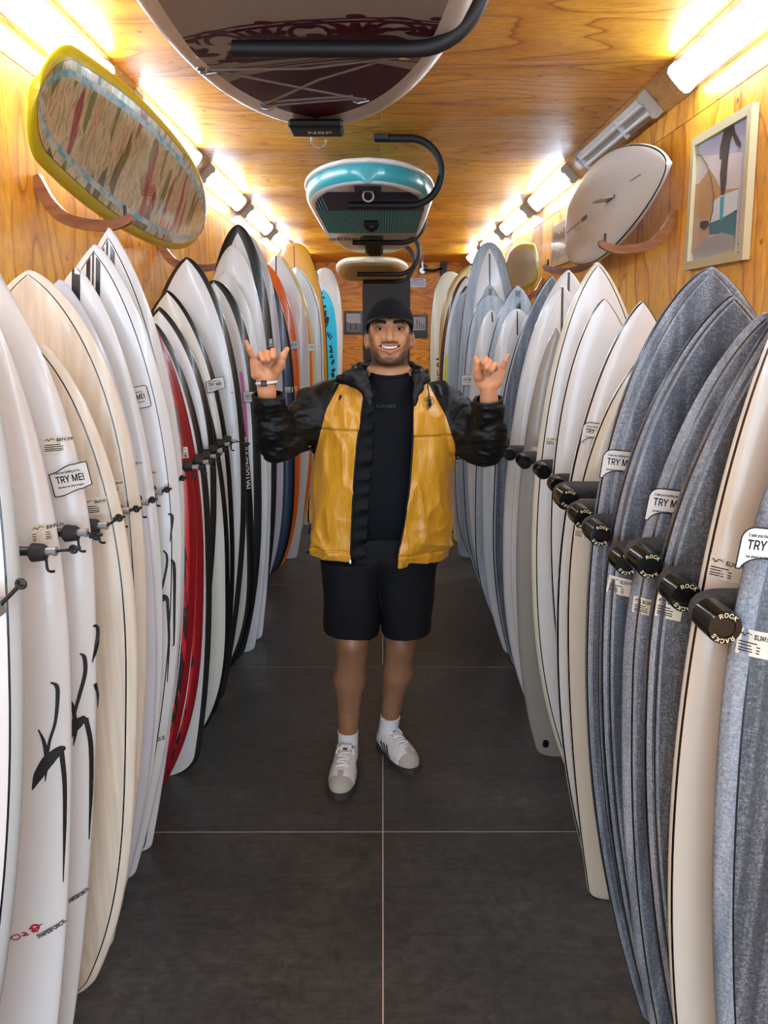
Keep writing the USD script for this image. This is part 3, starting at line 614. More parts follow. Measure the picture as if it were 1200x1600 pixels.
u, z = L1.uz(60, 1466); L1.text('SHAPERFORCE', u, z, .010, 'ink', math.radians(25), 'maker_print', width=.052)
u, z = L1b.uz(107, 1412); L1b.text('SHAPERFORCE', u, z, .010, 'ink', math.radians(25), 'maker_print', width=.040)
u, z = A.uz(241, 1160); A.text('FCS II', u, z, .012, 'ink', 0.1, 'maker_print', width=.026)
rs = [([(15, 1468), (19, 1462), (17, 1467)], [2, 3, 2]), ([(20, 1461), (28, 1459), (32, 1463), (26, 1467), (20, 1466)], [1.5, 2, 2, 2]), ([(34, 1456), (42, 1457), (36, 1461), (46, 1459)], [2, 2, 2]), ([(46, 1452), (52, 1445), (60, 1447), (58, 1453), (50, 1454), (62, 1446), (66, 1444)], [2, 3, 4, 3, 3, 2, 1]), ([(48, 1449), (60, 1456)], [3, 2]), ([(50, 1447), (54, 1457)], [3, 2])]
L1.decal('red_scribble', shapely.union_all([stroke([L1.uz(*q) for q in p], [w * 1.3e-3 for w in ws]) for p, ws in rs]), 'red_ink')
price(L1b, 88, 695, .050, .032, '$899.99', .06); price(L1, 70, 834, .052, .034, '$894.99', .10); price(L2, 148, 791, .046, .036, '$849.99', .05); price(L3, 180, 760, .036, .028, '$849.99', .05)
price(L4, 209, 731, .030, .030, '$799.99'); price(A, 236, 743, .028, .030, '$799.99'); price(Bb, 250, 707, .026, .028, '$799.99'); price(R1, 290, 708, .020, .034, ''); price(R2, 307, 706, .013, .03, '')
price(N2, 359, 617, .040, .026, '$829.99'); price(N5, 425, 536, .03, .04, ''); price(NV, 451, 609, .05, .034, ''); price(OR, 461, 607, .022, .03, '')
price(Rb1, 1136, 892, .048, .034, '$1,249.99', -.14); price(Rb2, 1045, 953, .046, .036, '$1,289.99', -.14); price(Rb3, 1006, 950, .044, .030, '$1,289.99', -.12); price(Rb4, 970, 918, .040, .034, '$1,249.99', -.16); price(R0, 1182, 1010, .040, .036, '$1,249.99', -.12)
price(Rb6, 912, 833, .044, .034, '$1,099.99', -.1); price(Rb8, 882, 752, .030, .028, '$999.99'); price(Rb9, 862, 690, .034, .024, '$999.99'); price(Rb10, 836, 705, .018, .03, '')
try_me(L1b, 112, 748, .075, .17, True); try_me(A, 213, 622, .070, .2); try_me(N2, 337, 601, .070, .12, True); try_me(N7, 391, 620, .06, .05); try_me(OR, 459, 539, .066, .12); try_me(CR, 485, 543, .07, .1)
try_me(Rb7, 929, 677, .066, -.12, arch=True); try_me(Rb5, 968, 726, .072, -.10, arch=True); try_me(Rb3, 1043, 790, .072, -.12, arch=True); try_me(R0, 1196, 858, .070, -.1, arch=True); try_me(R17, 731, 594, .07, 0)
u, z = M.uz(390.5, 765); M.text('HAYDENSHAPES', u, z, .020, 'white_ink', math.radians(94), 'maker_print', width=.235)
u, z = R24.uz(690, 598); R24.text('REAL', u, z - .02, .036, 'ink', math.radians(94), 'maker_print', width=.30)
# round C badge, leash plug, blue panel
u, z = N3b.uz(305, 1135); N3b.decal('badge', Point(u, z).buffer(.014).difference(Point(u, z).buffer(.012)), 'grey_ink'); N3b.text('C', u - .005, z - .006, .012, 'ink', 0, 'badge_letter')
u, z = Rb10.uz(853, 1162); o = Rb10.F(u, z, 0)
obj('leash_plug', cat(lathe([(0, .003), (.010, .003), (.012, 0), (.012, -.004)], o + [0, 0, .007], (0, -1, 0)), lathe([(0, .003), (.010, .003), (.012, 0), (.012, -.004)], o - [0, 0, .007], (0, -1, 0)), bx(o - [.011, .002, .007], o + [.011, .004, .007])), MATS['black'], Rb10.root)
u0 = .16
BL.decal('blue_panel', affinity.translate(affinity.scale(BL.poly(.045), 1, .90, origin=(0, 0)), -.008, 0), 'blue', off=.001)
sp = random.Random(3); dots = []
for px, py, n_ in ((504, 458, 1), (507, 468, 1), (506, 479, 1), (508, 490, 5), (511, 499, 5), (511, 508, 2), (513, 521, 2), (517, 529, 2), (516, 541, 2), (517, 550, 3), (518, 558, 3), (520, 567, 4), (521, 577, 5), (519, 586, 4)):
    for _ in range(n_):
        uu, zz = BL.uz(px + sp.uniform(-1.8, 1.8), py + sp.uniform(-3, 3)); a_, b_ = sp.uniform(.006, .015), sp.uniform(.008, .024)
        dots.append(affinity.rotate(sbox(uu - a_, zz - b_, uu + a_, zz + b_), sp.uniform(-40, 40)))
BL.decal('script', shapely.union_all(dots).intersection(BL.poly(.06)), 'ink', off=.0018)
# ---------------------------------------------------------------- rack arms, right wall: foam sleeve hooked round, capped end
def near_rail(b, z): ax = float(b.axis(z)[0]); return ax - math.copysign(float(b.hw(z)), ax)
CAPS = [(1177, 982, 'R0', 1.016), (1110, 934, 'R1', 1.13), (1055, 885, 'R2', 1.243), (1008, 882, 'R3', 1.348), (969, 837, 'R4', 1.456), (937, 811, 'R5', 1.57), (913, 780, 'R5', 1.71), (885, 784, 'R6', 1.88), (870, 760, 'R7', 2.04), (852, 738, 'R8', 2.21), (827, 723, 'R9', 2.44), (816, 711, 'R10', 2.77), (804, 697, 'R11', 3.1)]
DESC = {'R0': 'around the grey denim board at the right edge', 'R1': 'around the beige cream surfboard', 'R2': 'around the dark streaked denim board', 'R3': 'around the pale denim board with bleached rail', 'R4': 'around the dark indigo denim board', 'R5': 'around the tallest denim board', 'R6': 'around the yellowish cream board', 'R7': 'around the shorter edge lined white board',
        'R8': 'around the slim white board', 'R9': 'around the tallest white board', 'R10': 'around the warm grey board', 'R11': 'around the white board by the left elbow'}
_seen = set()
for k, (px, py, key, da) in enumerate(CAPS):
    xc = near_rail(BD[key], 1.2) - .0245
    z, de = 1.24, da - .12
    for _ in range(8):
        fwd = FPX * xc / (px - CX); de = (fwd + (z - EYE) * math.sin(PITCH)) / math.cos(PITCH); z = at(px, py, de)[2]
    de = min(max(de, da - (.084 if k in (1, 3) else .090 if k in (0, 4, 5) else .098)), da - .078); z = at(px, py, de)[2]
    r = .0225 if k < 2 else .0205
    t = thing('rack_peg', ('second ' if k == 6 else '') + 'padded rack peg with shiny cap hooked ' + DESC[key], 'rack peg', (XR, da, z), 'padded rack pegs on the right wall')
    bend = .034
    path = [(XR - .01, da, z), (xc + .3, da, z)] + [(xc + bend - bend * math.sin(a), da - bend + bend * math.cos(a), z) for a in np.linspace(0, math.pi / 2, 9)] + [(xc, min(da - bend - .004, de + .055), z)]
    obj('foam_sleeve', tube(np.array(path), r, 16), MATS['foam'], t, smooth=50)
    e0 = path[-1][1]
    cp = lathe([(r * .99, 0), (r * 1.03, .001), (r * 1.03, (e0 - de) - .003), (r * .95, e0 - de), (r * .60, e0 - de), (r * .56, e0 - de - .002), (0, e0 - de - .002)], (xc, e0, z), (0, -1, 0), 24)
    c = obj('end_cap', cp, MATS['shiny_black'], t, smooth=35)
    if k < 7:
        ms = []
        for word, a0 in (('ROCK', 20), ('RACKS', 200)):
            for q, ch in enumerate(word):
                a = math.radians(a0 - 22 * (q - len(word) / 2) + 50); m = meshkit.text_mesh(ch, r * .26, .0003, True); m.apply_translation(-np.r_[m.bounds.mean(0)[:2], 0])
                R = trimesh.transformations.rotation_matrix(a - math.pi / 2, [0, 0, 1]); m.apply_transform(R); m.apply_translation((r * .78 * math.cos(a), r * .78 * math.sin(a), 0))
                ms.append(frame(m, np.array([xc, de - .0002, z]), [1, 0, 0], [0, 0, 1], [0, -1, 0]))
        obj('lettering', cat(*ms), MATS['cap_print'], c)
    obj('wall_plate', bx((XR - .012, da - .03, z - .05), (XR - .001, da + .03, z + .05), .003), MATS['black_metal'], t)

# ---------------------------------------------------------------- rack locks, left wall: arm, rubber pad, ferrule, rod with ring
LOCKS = [('L1a', 1.262, (60.6, 863), (78, 861), (115, 858), 'on the red scribbled white board'), ('L1b', 1.385, (111.5, 833), (124.6, 832), (150, 837.5), 'below the waving TRY ME card'), ('L2', 1.52, (144.5, 822), (161, 821), (186, 809), 'on the shorter wood veneer board'),
         ('L3', 1.662, (181, 797), (191, 798), (213, 795), 'on the taller wood veneer board'), ('L4', 1.80, (212, 782), (220, 785), (238, 781), 'on the lavender white board by the veneer pair'), ('A', 1.963, (235, 767), (244, 769), (261, 765), 'on the shorter nose barred board'),
         ('Bb', 2.086, (258, 755), (267, 754), (285, 747), 'on the taller nose barred board'), ('Rd1', 2.262, (294, 728), (302, 730), (314, 731), 'on the nearer red board'), ('Rd2', 2.402, (311, 720), (317, 722), (328, 722), 'on the farther red board'), ('N4', 2.525, (323, 712), (331, 713), (341, 711), 'on the first black railed board past the red pair'),
         ('N3', 2.645, (334, 702), (341, 705), (350, 703), 'on the second black railed board past the red pair'), ('N3b', 2.762, (346, 693), (353, 694), (360, 692), 'on the cream tailed board'), ('N2', 2.90, (356, 687), (362, 689), (386, 694), 'ending the chain near the raised right elbow')]
for key, d, pp, pf, pr, where in LOCKS:
    a, f, r_ = at(*pp, d), at(*pf, d), at(*pr, d); s = 1.0
    t = thing('rack_lock', 'black rubber rack lock ' + where, 'rack lock', a, 'rack locks on the left wall')
    ax = np.array([1.0, 0, 0])
    obj('rubber_pad', lathe([(0, 0), (.0135 * s, 0), (.0165, .003), (.0145, .022), (.012, .026), (0, .026)], a - ax * .013, ax, 18), MATS['rubber'], t, smooth=40)
    obj('ferrule', lathe([(0, 0), (.0072, 0), (.0072, .014), (.0085, .0145), (.0085, .019), (0, .019)], np.array([a[0] + .012, d, f[2]]), ax, 14), MATS['galvanised'], t, smooth=40)
    p0 = np.array([a[0] + .030, d, f[2]])
    obj('rod', tube([p0, r_], .0026, 8), MATS['black_metal'], t, smooth=50)
    th = np.linspace(0, 2 * np.pi, 17)
    obj('ring', cat(tube(r_ + np.c_[.006 * np.cos(th), 0 * th, .006 * np.sin(th)], .0026, 8, False), tube([r_ - [.012, 0, .002], r_ + [.012, 0, .003]], .003, 8)), MATS['black_metal'], t, smooth=50)
    hk = np.array([a[0] + .012, d, f[2]])
    obj('hook', tube(curve([hk - [0, 0, .006], hk - [0, 0, .030], hk - [-.004, 0, .036], hk - [-.012, 0, .036]], 12), .0025, 8), MATS['black_metal'], t, smooth=50)
    obj('arm', tube([[XL + .01, d, f[2]], [a[0] - .012, d, f[2]]], .008, 10), MATS['black_metal'], t, smooth=50)
    obj('wall_plate', bx((XL + .001, d - .02, f[2] - .04), (XL + .012, d + .02, f[2] + .04), .003), MATS['black_metal'], t)
t = thing('rack_lock', 'partly cropped rack lock bar at the left edge on the grey railed white board', 'rack lock', at(4, 940, 1.06), 'rack locks on the left wall')
obj('rod', tube([at(-6, 952, 1.06), at(33, 912, 1.06)], .0032, 8), MATS['black_metal'], t, smooth=50)
obj('ring', tube(at(33, 912, 1.06) + np.c_[.006 * np.cos(th), 0 * th, .006 * np.sin(th)], .003, 8, False), MATS['black_metal'], t, smooth=50)
obj('clamp', bx(at(-8, 954, 1.06) - [.014, .012, .008], at(3, 938, 1.06) + [.0, .012, .004], .003), MATS['galvanised'], t)
obj('arm', tube([[XL + .01, 1.06, at(0, 946, 1.06)[2]], at(-2, 946, 1.06)], .008, 10), MATS['black_metal'], t, smooth=50)
obj('wall_plate', bx((XL + .001, 1.04, at(0, 946, 1.06)[2] - .04), (XL + .012, 1.08, at(0, 946, 1.06)[2] + .04), .003), MATS['black_metal'], t)

# ---------------------------------------------------------------- paddle boards hung under the ceiling
plain('sup_grey', (.30, .265, .235), .5, specular_ior_level=.25); plain('sup_rim', (.66, .61, .56), .4, coat_weight=.2); plain('maroon', (.060, .004, .017), .5, specular_ior_level=.25); plain('strap_black', (.007, .007, .008), .6); plain('cord_grey', (.22, .18, .17), .6)
gloss('teal', (.025, .42, .50)); gloss('sup_white', (.80, .80, .78)); noisy('deck_navy', (.008, .012, .060), (.016, .024, .10), (400, 400, 400), 1, .4, .6, .7)
noisy('deck_teal', (.045, .34, .46), (.065, .42, .55), (400, 400, 400), 1, .4, .6, .6); plain('groove', (.012, .10, .14), .7); plain('strap_teal', (.020, .09, .115), .6); plain('cream_wood', (.78, .74, .52), .4, coat_weight=.2); plain('khaki', (.40, .38, .24), .45)
def c_arm(name, label, cx, y, r=.187, leg0=-.02, leg1=-.40, rt=.0215, ztop=2.735, group='padded hooks holding the paddle boards'):
    t = thing(name, label, 'ceiling hook', (cx, y, ztop), group)
    zc = ztop - r
    path = [(cx + leg0 - .02, y, ztop), (cx + leg0 + .05, y, ztop)] + [(cx + r * math.sin(a), y, zc + r * math.cos(a)) for a in np.linspace(0, math.pi, 21)] + [(cx + leg1 / 2, y, zc - r), (cx + leg1, y, zc - r)]
    obj('foam_sleeve', tube(np.array(path), rt, 16), MATS['strap_black'], t, smooth=50)
    obj('ceiling_plate', bx((cx + leg0 - .03, y - .03, ztop - .012), (cx + leg0 + .06, y + .03, ZC - .001), .003), MATS['black_metal'], t)
    return t
ZD = 2.40
# the maroon patterned one over the camera
ZD = 2.39
S1 = Board(0, 0, .0, 3.25, 0, .435, .47, 2.5, .55, .22, 2.3, T=.10, rt=.1); _e = np.array([-.055, 1, 0]) / math.hypot(.055, 1); S1.hang((-.092, .26, ZD + .05), np.cross([0, 0, 1], _e), (0, 0, 1), _e)
S1.build('paddle_board', 'white paddle board with maroon scroll pattern hung overhead, black nose strap reading NSP', [(0, .020, 'sup_rim', 'rail')], 'sup_rim', rows=90)
def onS1(pts): return Polygon([S1.pix(*p) for p in pts]).buffer(0)
inl = S1.poly(.080).intersection(affinity.translate(S1.poly(.05), 0, -.24))
S1.decal('deck_field', inl, 'sup_grey', step=.08, off=.0009)
def lineS1(pts, w): return LineString(curve([(*S1.pix(*p), 0) for p in pts], 40)[:, :2]).buffer(w / 2, cap_style=2).intersection(inl)
mar = [onS1([(300, 190), (335, 142), (395, 120), (470, 106), (530, 101), (590, 101), (640, 111), (720, 120), (720, 230), (300, 230)]).intersection(inl),
       lineS1([(240, 72), (330, 50), (400, 38), (490, 31), (600, 28), (720, 38)], .009), lineS1([(240, 78), (330, 56), (400, 44), (490, 36), (600, 33), (720, 43)], .016),
       lineS1([(260, 96), (330, 104), (360, 98), (420, 96)], .008), lineS1([(320, 128), (350, 118), (430, 107), (520, 96), (590, 94), (660, 100)], .010), lineS1([(320, 122), (350, 113), (430, 103), (520, 92), (590, 90), (660, 95)], .006),
       onS1([(352, 96), (360, 80), (380, 70), (470, 58), (560, 52), (620, 56), (660, 70), (650, 84), (600, 87), (520, 89), (430, 96), (380, 102)]).intersection(inl)]
S1.decal('maroon_field', shapely.union_all(mar), 'maroon', step=.06, off=.0015)
orn = []
for cx, cy in ((352, 66), (485, 51), (617, 46)):
    u, z = S1.pix(cx, cy); R_ = .085 if cx != 485 else .09
    for ro, ri in ((1, .86), (.68, .5)):
        orn.append(affinity.scale(Point(u, z).buffer(R_ * ro).difference(Point(u, z).buffer(R_ * ri)), 1.0, 1.0).intersection(affinity.translate(sbox(-1, -1, 1, R_ * .35), u, z)))
for cx, cy in ((300, 86), (418, 58), (555, 48), (680, 52)):
    u, z = S1.pix(cx, cy)
    for k, a in enumerate((-75, -38, 0, 38, 75)):
        e = affinity.translate(affinity.scale(Point(0, 0).buffer(1), .016, .040), 0, -.045); orn.append(affinity.translate(affinity.rotate(e, a, origin=(0, 0)), u, z + .02))
    for dx, dz in ((-.13, -.02), (.13, -.02), (-.09, .06), (.09, .06), (.0, -.10)): orn.append(affinity.translate(affinity.scale(Point(0, 0).buffer(1), .026, .013), u + dx, z + dz))
S1.decal('scroll', shapely.union_all(orn).intersection(inl).difference(mar[1].union(mar[2])), 'maroon', step=.05, off=.0019)

def onz(px, py, z): return atz(px, py, z)
zc_ = ZD - .014
cords = [[(322, 108), (470, 137), (560, 154)], [(410, 165), (500, 124), (633, 84)], [(412, 166), (480, 160), (552, 154)], [(415, 160), (490, 154), (552, 150)], [(325, 110), (480, 107), (633, 88)]]
obj('bungee_cord', cat(*[tube(np.array([onz(*p, zc_) for p in c]), .0042, 8) for c in cords]), MATS['cord_grey'], S1.root, smooth=50)
for (px, py), a in (((322, 108), .4), ((634, 83), -.6), ((418, 164), 0), ((560, 154), .2)):
    c = onz(px, py, ZD - .008); m = trimesh.util.concatenate([bx((-.028, -.010, -.006), (.024, .010, .002), .003), tube([(-.02, 0, -.010), (.0, .004, -.013), (.036, -.008, -.006)], .005, 8)])
    m.apply_transform(trimesh.transformations.rotation_matrix(a, [0, 0, 1])); m.apply_translation(c); obj('cord_cleat', m, MATS['metal'], S1.root)
nc = onz(495, 198, ZD)
s_ = obj('nose_strap', cat(bx(nc - [.105, .075, .022], nc + [.105, .070, .012], .010), bx(nc + [-.100, .050, -.02], nc + [.100, .072, .10], .008)), MATS['strap_black'], S1.root)
m = meshkit.text_mesh('NSP', .036, .0004, True); v = m.vertices; c0 = onz(481, 209.5, ZD - .0225)
obj('lettering', frame(m, c0 + [0, -.004, -.0006], [1, 0, 0], [0, -1, 0], [0, 0, -1]), MATS['white_ink'], s_)
obj('ring', tube(nc + np.c_[.030 * np.cos(th), .076 + 0 * th, -.030 + .030 * np.sin(th)], .0026, 8, False), MATS['metal'], s_, smooth=50)
c_arm('ceiling_hook', 'thick black padded hook under the maroon patterned paddle board', .09, 2.33, leg1=-.50)
# the teal inflatable
ZD = 2.40
S2 = Board(0, 0, .0, 4.3, 0, .412, .36, 2.6, .72, .40, 2.6, T=.13, rt=.385); S2.hang((-.083, 4.46, ZD + .065), (-1, 0, 0), (0, 0, 1), (0, 1, 0))
_h2 = S2.hw; S2.hw = lambda z: np.where(np.asarray(z, float) < .95, .410 * np.sqrt(np.clip(1 - (1 - np.clip(np.asarray(z, float) / .95, 0, 1)) ** 2.15, .0004, 1)), _h2(np.maximum(z, .95)) * .995)
S2.prof = lambda ins, hw: np.sqrt(np.maximum(1 - (1 - np.clip(ins / np.minimum(.055, np.maximum(hw, 1e-6)), 0, 1)) ** 2, 0))
S2.thick = lambda z: S2.T * (1 - .5 * np.clip((np.asarray(z, float) - 3.7) / .6, 0, 1))
S2.build('paddle_board', 'teal and white inflatable paddle board hung by black hooks above the man', [(.020, .9, 'sup_white', 'bottom'), (0, .020, 'sup_white', 'side', .95, 9)], 'teal', rows=130)
obj('edge_binding', tube(np.array([S2.M(np.array([[u_, .052, z_]]))[0] for u_, z_ in [(float(S2.hw(q)) * sgn * .985, q + .004) for sgn, qs in ((-1, np.linspace(3.9, .0, 110)**1.0), (1, np.linspace(.0, 3.9, 110))) for q in qs]]), .016, 8), MATS['sup_white'], S2.root, smooth=60)
dk = S2.poly(.055)
S2.decal('navy_pad', dk.intersection(sbox(-1, .26, 1, .93)), 'deck_navy', step=.05, off=.002)
tp = S2.decal('teal_pad', dk.intersection(sbox(-1, .935, 1, 2.08)), 'deck_teal', step=.06, off=.002)
S2.decal('pad_groove', shapely.union_all([sbox(u - .0035, .94, u + .0035, 2.07) for u in np.arange(-.38, .39, .019)]).intersection(dk), 'groove', tp, off=.0026, step=.1)
S2.decal('pad_groove', shapely.union_all([sbox(u - .003, .3, u + .003, .92) for u in np.r_[np.arange(-.38, -.28, .02), np.arange(.28, .38, .02)]]).intersection(dk), 'black', off=.0026, step=.1)
S2.decal('tail_patch', sbox(-.075, .07, .075, .26), 'deck_navy', off=.003, step=.02)
o2 = S2.F(0, .22, .006)
obj('tow_ring', cat(tube(o2 + np.c_[.030 * np.cos(th), 0.0 + .004 * np.cos(th), -.022 + .030 * np.sin(th)], .006, 8, False), bx(o2 - [.03, .02, .0], o2 + [.03, .02, .012], .004)), MATS['galvanised'], S2.root, smooth=50)
pts = S2.F(np.array([-.045, -.03, 0, .03, .045]), np.array([1.55, 1.57, 1.61, 1.57, 1.55]), np.array([.004, .03, .04, .03, .004]))
obj('carry_handle', cat(tube(curve(pts, 16), .014, 10), bx(S2.F(0, 1.45, .012) - [.05, .09, .004], S2.F(0, 1.45, .012) + [.05, .12, .004], .003)), MATS['strap_black'], S2.root, smooth=50)
S2.text('SERENE', .27, 2.52, .15, 'strap_teal', 0, 'lettering', off=.003) if False else None
tx = meshkit.text_mesh('SERENE', .16, .0005, True); tx.vertices[:, 0] *= .40 / np.ptp(tx.vertices[:, 0])
obj('lettering', frame(tx, S2.F(0, 2.45, .004) + [-.385, .12, 0], [1, 0, 0], [0, -1, 0], [0, 0, -1]), MATS['strap_teal'], S2.root)
st = S2.decal('nose_strap', sbox(-.085, 2.25, .085, 4.15).intersection(S2.poly(.02)), 'strap_teal', off=.012, step=.06)
zz = np.linspace(2.6, 4.1, 17)
obj('lacing', tube(np.vstack([S2.F(.055 * (-1) ** k, q, .018)[None] for k, q in enumerate(zz)]), .009, 8), MATS['strap_black'], st)
c_arm('ceiling_hook', 'black padded C shaped hook wrapping the near end of the teal paddle board', .165, 4.94, leg0=-.19, leg1=-.37)
c_arm('ceiling_hook', 'black padded hook under the far end of the teal paddle board', .165, 6.85, leg0=-.19, leg1=-.42)
# the cream one
S3 = Board(0, 0, .0, 3.2, 0, .44, .45, 3.4, .5, .24, 2.2, T=.14, rt=.2); S3.hang((-.125, 8.45, 2.30 + .07), (-1, 0, 0), (0, 0, 1), (0, 1, 0))
S3.build('paddle_board', 'cream paddle board on two dark hooks, farthest under the ceiling', [(0, .03, 'cream', 'rail')], 'cream_wood', rows=70)
S3.decal('khaki_pad', S3.poly(.10).intersection(sbox(-1, .25, 1, 2.2)), 'khaki', step=.1, off=.003)
c_arm('ceiling_hook', 'dark hook nearer under the cream paddle board', .17, 9.05, r=.235, leg0=-.2, leg1=-.46, rt=.026)
c_arm('ceiling_hook', 'dark hook farther under the cream paddle board', .17, 10.3, r=.235, leg0=-.2, leg1=-.42, rt=.026)

# ---------------------------------------------------------------- boards hung on the walls
def hang_wall(b, near, far, down):
    "axis from near to far; face turned to the aisle and tipped down"
    near, far = np.array(near, float), np.array(far, float); ez = (far - near) / np.linalg.norm(far - near); side = -1 if near[0] < 0 else 1
    n = np.array([-side * math.cos(down), 0, -math.sin(down)]); n -= ez * (n @ ez); n /= np.linalg.norm(n)     # outward face normal = -ey
    ey = -n; ex = np.cross(ey, ez); return b.hang(near, ex, ey, ez)
TROP = material('tropical_print', {'g': ('geometry', {}), 'm': ('mapping', {'scale': (6, 22, 6.0)}), 'm2': ('mapping', {'scale': (20, 34, 9)}),
    'v': ('voronoi_texture', {'scale': 1.0, 'randomness': 1.0}), 'w': ('noise_texture', {'scale': 1.0, 'detail': 3, 'distortion': 1.2}), 'sep': ('separate_color', {}),
    'r': ('rgb_ramp', {'interpolate': False, 'ramp': [(0, (.74, .66, .46)), (.40, (.20, .19, .12)), (.48, (.74, .62, .40)), (.60, (.24, .30, .10)), (.68, (.78, .70, .50)), (.84, (.46, .12, .13)), (.90, (.74, .56, .34))]}),
    'r2': ('rgb_ramp', {'ramp': [(.40, (.62, .62, .5)), (.5, (1, 1, 1)), (.58, (1, 1, 1)), (.66, (.55, .5, .42))]}), 'x': ('mix', {'mix_type': 'multiply', 'fac': 1.0}), 'p': ('principled_bsdf', {'roughness': .25, 'coat_weight': .4})},
    [('g.position', 'm.vector'), ('m.vector', 'v.vector'), ('g.position', 'm2.vector'), ('m2.vector', 'w.vector'), ('v.color', 'sep.color'), ('sep.r', 'r.fac'), ('w.fac', 'r2.fac'), ('r.color', 'x.color1'), ('r2.color', 'x.color2'), ('x.color', 'p.base_color')])
noisy('hook_wood', (.16, .045, .014), (.36, .12, .035), (8, 8, 60), 1, .3, .7, .3, coat_weight=.4)
MATS['tropical_print'] = TROP
noisy('stripe_blue', (.16, .52, .66), (.66, .74, .74), (60, 16, 10), 1, .42, .58, .3)
T1 = Board(0, 0, 0, 2.36, 0, .256, .46, 2.5, .46, .17, 2.1, T=.075, rt=.16); hang_wall(T1, (-1.08, 2.62, 2.345), (-1.085, 5.08, 2.235), .38)
T1.build('longboard', 'yellow longboard with tropical palm printed deck hung on the left wall', [(0, .040, 'yellow', 'rail'), (.040, .043, 'brown', 'pinline'), (.070, .095, 'stripe_blue', 'deck_stripe')], 'yellow', rows=90)
T1.decal('palm_print', T1.poly(.043).difference(T1.poly(.070).difference(T1.poly(.095))), 'tropical_print', off=.0008, step=.05)
logo = []
for k in range(5): logo += [LineString(curve([(-.02 + .012 * k, 1.02 - .01 * k, 0), (.03 + .012 * k, 1.10 - .01 * k, 0), (.01 + .012 * k, 1.17, 0), (.06 + .012 * k, 1.25, 0)], 24)[:, :2]).buffer(.0022)]
T1.decal('printed_emblem', shapely.union_all(logo), 'red_ink', off=.0014)
gloss('pearl', (1.0, .97, .91))
T2 = Board(0, 0, 0, 1.84, 0, .268, .42, 1.75, .64, .165, 2.0, T=.065, rt=.13); hang_wall(T2, (1.22, 5.36, 2.245), (1.20, 3.55, 2.31), .06)
T2.build('fish_board', 'pearl white board with black rail line hung on the right wall', [pin(.004, .010), (.010, .022, 'pearl', 'rail')], 'pearl', rows=80)
def fin(b, u, z, L, hgt, name='fin'):
    pg = Polygon([(0, 0), (L, 0), (L * 1.02, hgt * .35), (L * 1.15, hgt * .8), (L * 1.12, hgt), (L * .8, hgt * .93), (L * .35, hgt * .6)])
    m = extr(pg, .007); m.apply_translation((0, 0, -.0035)); o = b.F(u, z, 0)
    obj(name, frame(m, o, -b.fr[1][2], -b.fr[1][1], b.fr[1][0]), MATS['warm_grey'], b.root)
    b.decal('fin_box', sbox(u - .008, z - L * 1.1, u + .008, z + .02), 'black', off=.001)
T2.decal('fin_box', sbox(-.012, .52, .012, .66), 'grey_ink', off=.0012); T2.decal('stringer_line', sbox(-.003, .05, .003, .50), 'grey_ink', off=.0012)
fin(T2, 0, 1.20, .13, .075)
T2.decal('fin_slot', sbox(-.02, 1.44, -.014, 1.58), 'grey_ink', off=.0012)
T3 = Board(0, 0, 0, 1.8, 0, .21, .50, 2.2, .7, .13, 2.0, T=.06, rt=.10); hang_wall(T3, (1.24, 6.45, 2.17), (1.24, 8.25, 2.2), .10)
T3.build('fish_board', 'white board with lime yellow rail hung far down the right wall', [(0, .034, 'lime', 'rail')], 'pale_cream', rows=60)
def wall_hook(x, y, zb, reach, label, px=None):
    "bent wooden arm: plate on the wall, sweep under the rail, upturned tip"
    sg = -1 if x < 0 else 1; t = thing('wall_hook', label, 'wall hook', (x, y, zb), 'wooden hooks carrying the wall boards')
    c = curve([(0, .16), (.05, .06), (.12, .005), (reach * .75, -.012), (reach, .008), (reach + .012, .03)], 40)
    n = np.gradient(c, axis=0) if c.shape[1] == 2 else np.gradient(c[:, :2], axis=0); c = c[:, :2]; n = np.c_[-n[:, 1], n[:, 0]]; n /= np.linalg.norm(n, axis=1, keepdims=True)
    w = np.interp(np.linspace(0, 1, len(c)), [0, .25, .7, 1], [.020, .024, .017, .010])[:, None]
    m = extr(Polygon(np.vstack([c + n * w, (c - n * w)[::-1]])).buffer(0), .034); m.apply_translation((0, 0, -.017))
    obj('bracket', frame(m, np.array([x - sg * .002, y, zb]), [-sg, 0, 0], [0, 0, 1], [0, -sg * -1.0, 0]), MATS['hook_wood'], t)
    obj('peg', tube([[x - sg * (reach - .005), y, zb + .01], [x - sg * (reach - .005), y, zb + .06]], .006, 8), MATS['black_metal'], t, smooth=50)
wall_hook(XL, 3.05, 2.01, .33, 'varnished wooden hook under the near end of the tropical longboard')
wall_hook(XL, 4.62, 1.985, .36, 'wooden hook under the far tip of the tropical longboard')
wall_hook(XR, 3.78, 2.00, .33, 'varnished wooden hook under the near end of the pearl white board')
wall_hook(XR, 5.05, 2.00, .33, 'wooden hook under the far end of the pearl white board')
wall_hook(XR, 6.75, 1.90, .26, 'pale tipped wooden hook under the lime railed board')

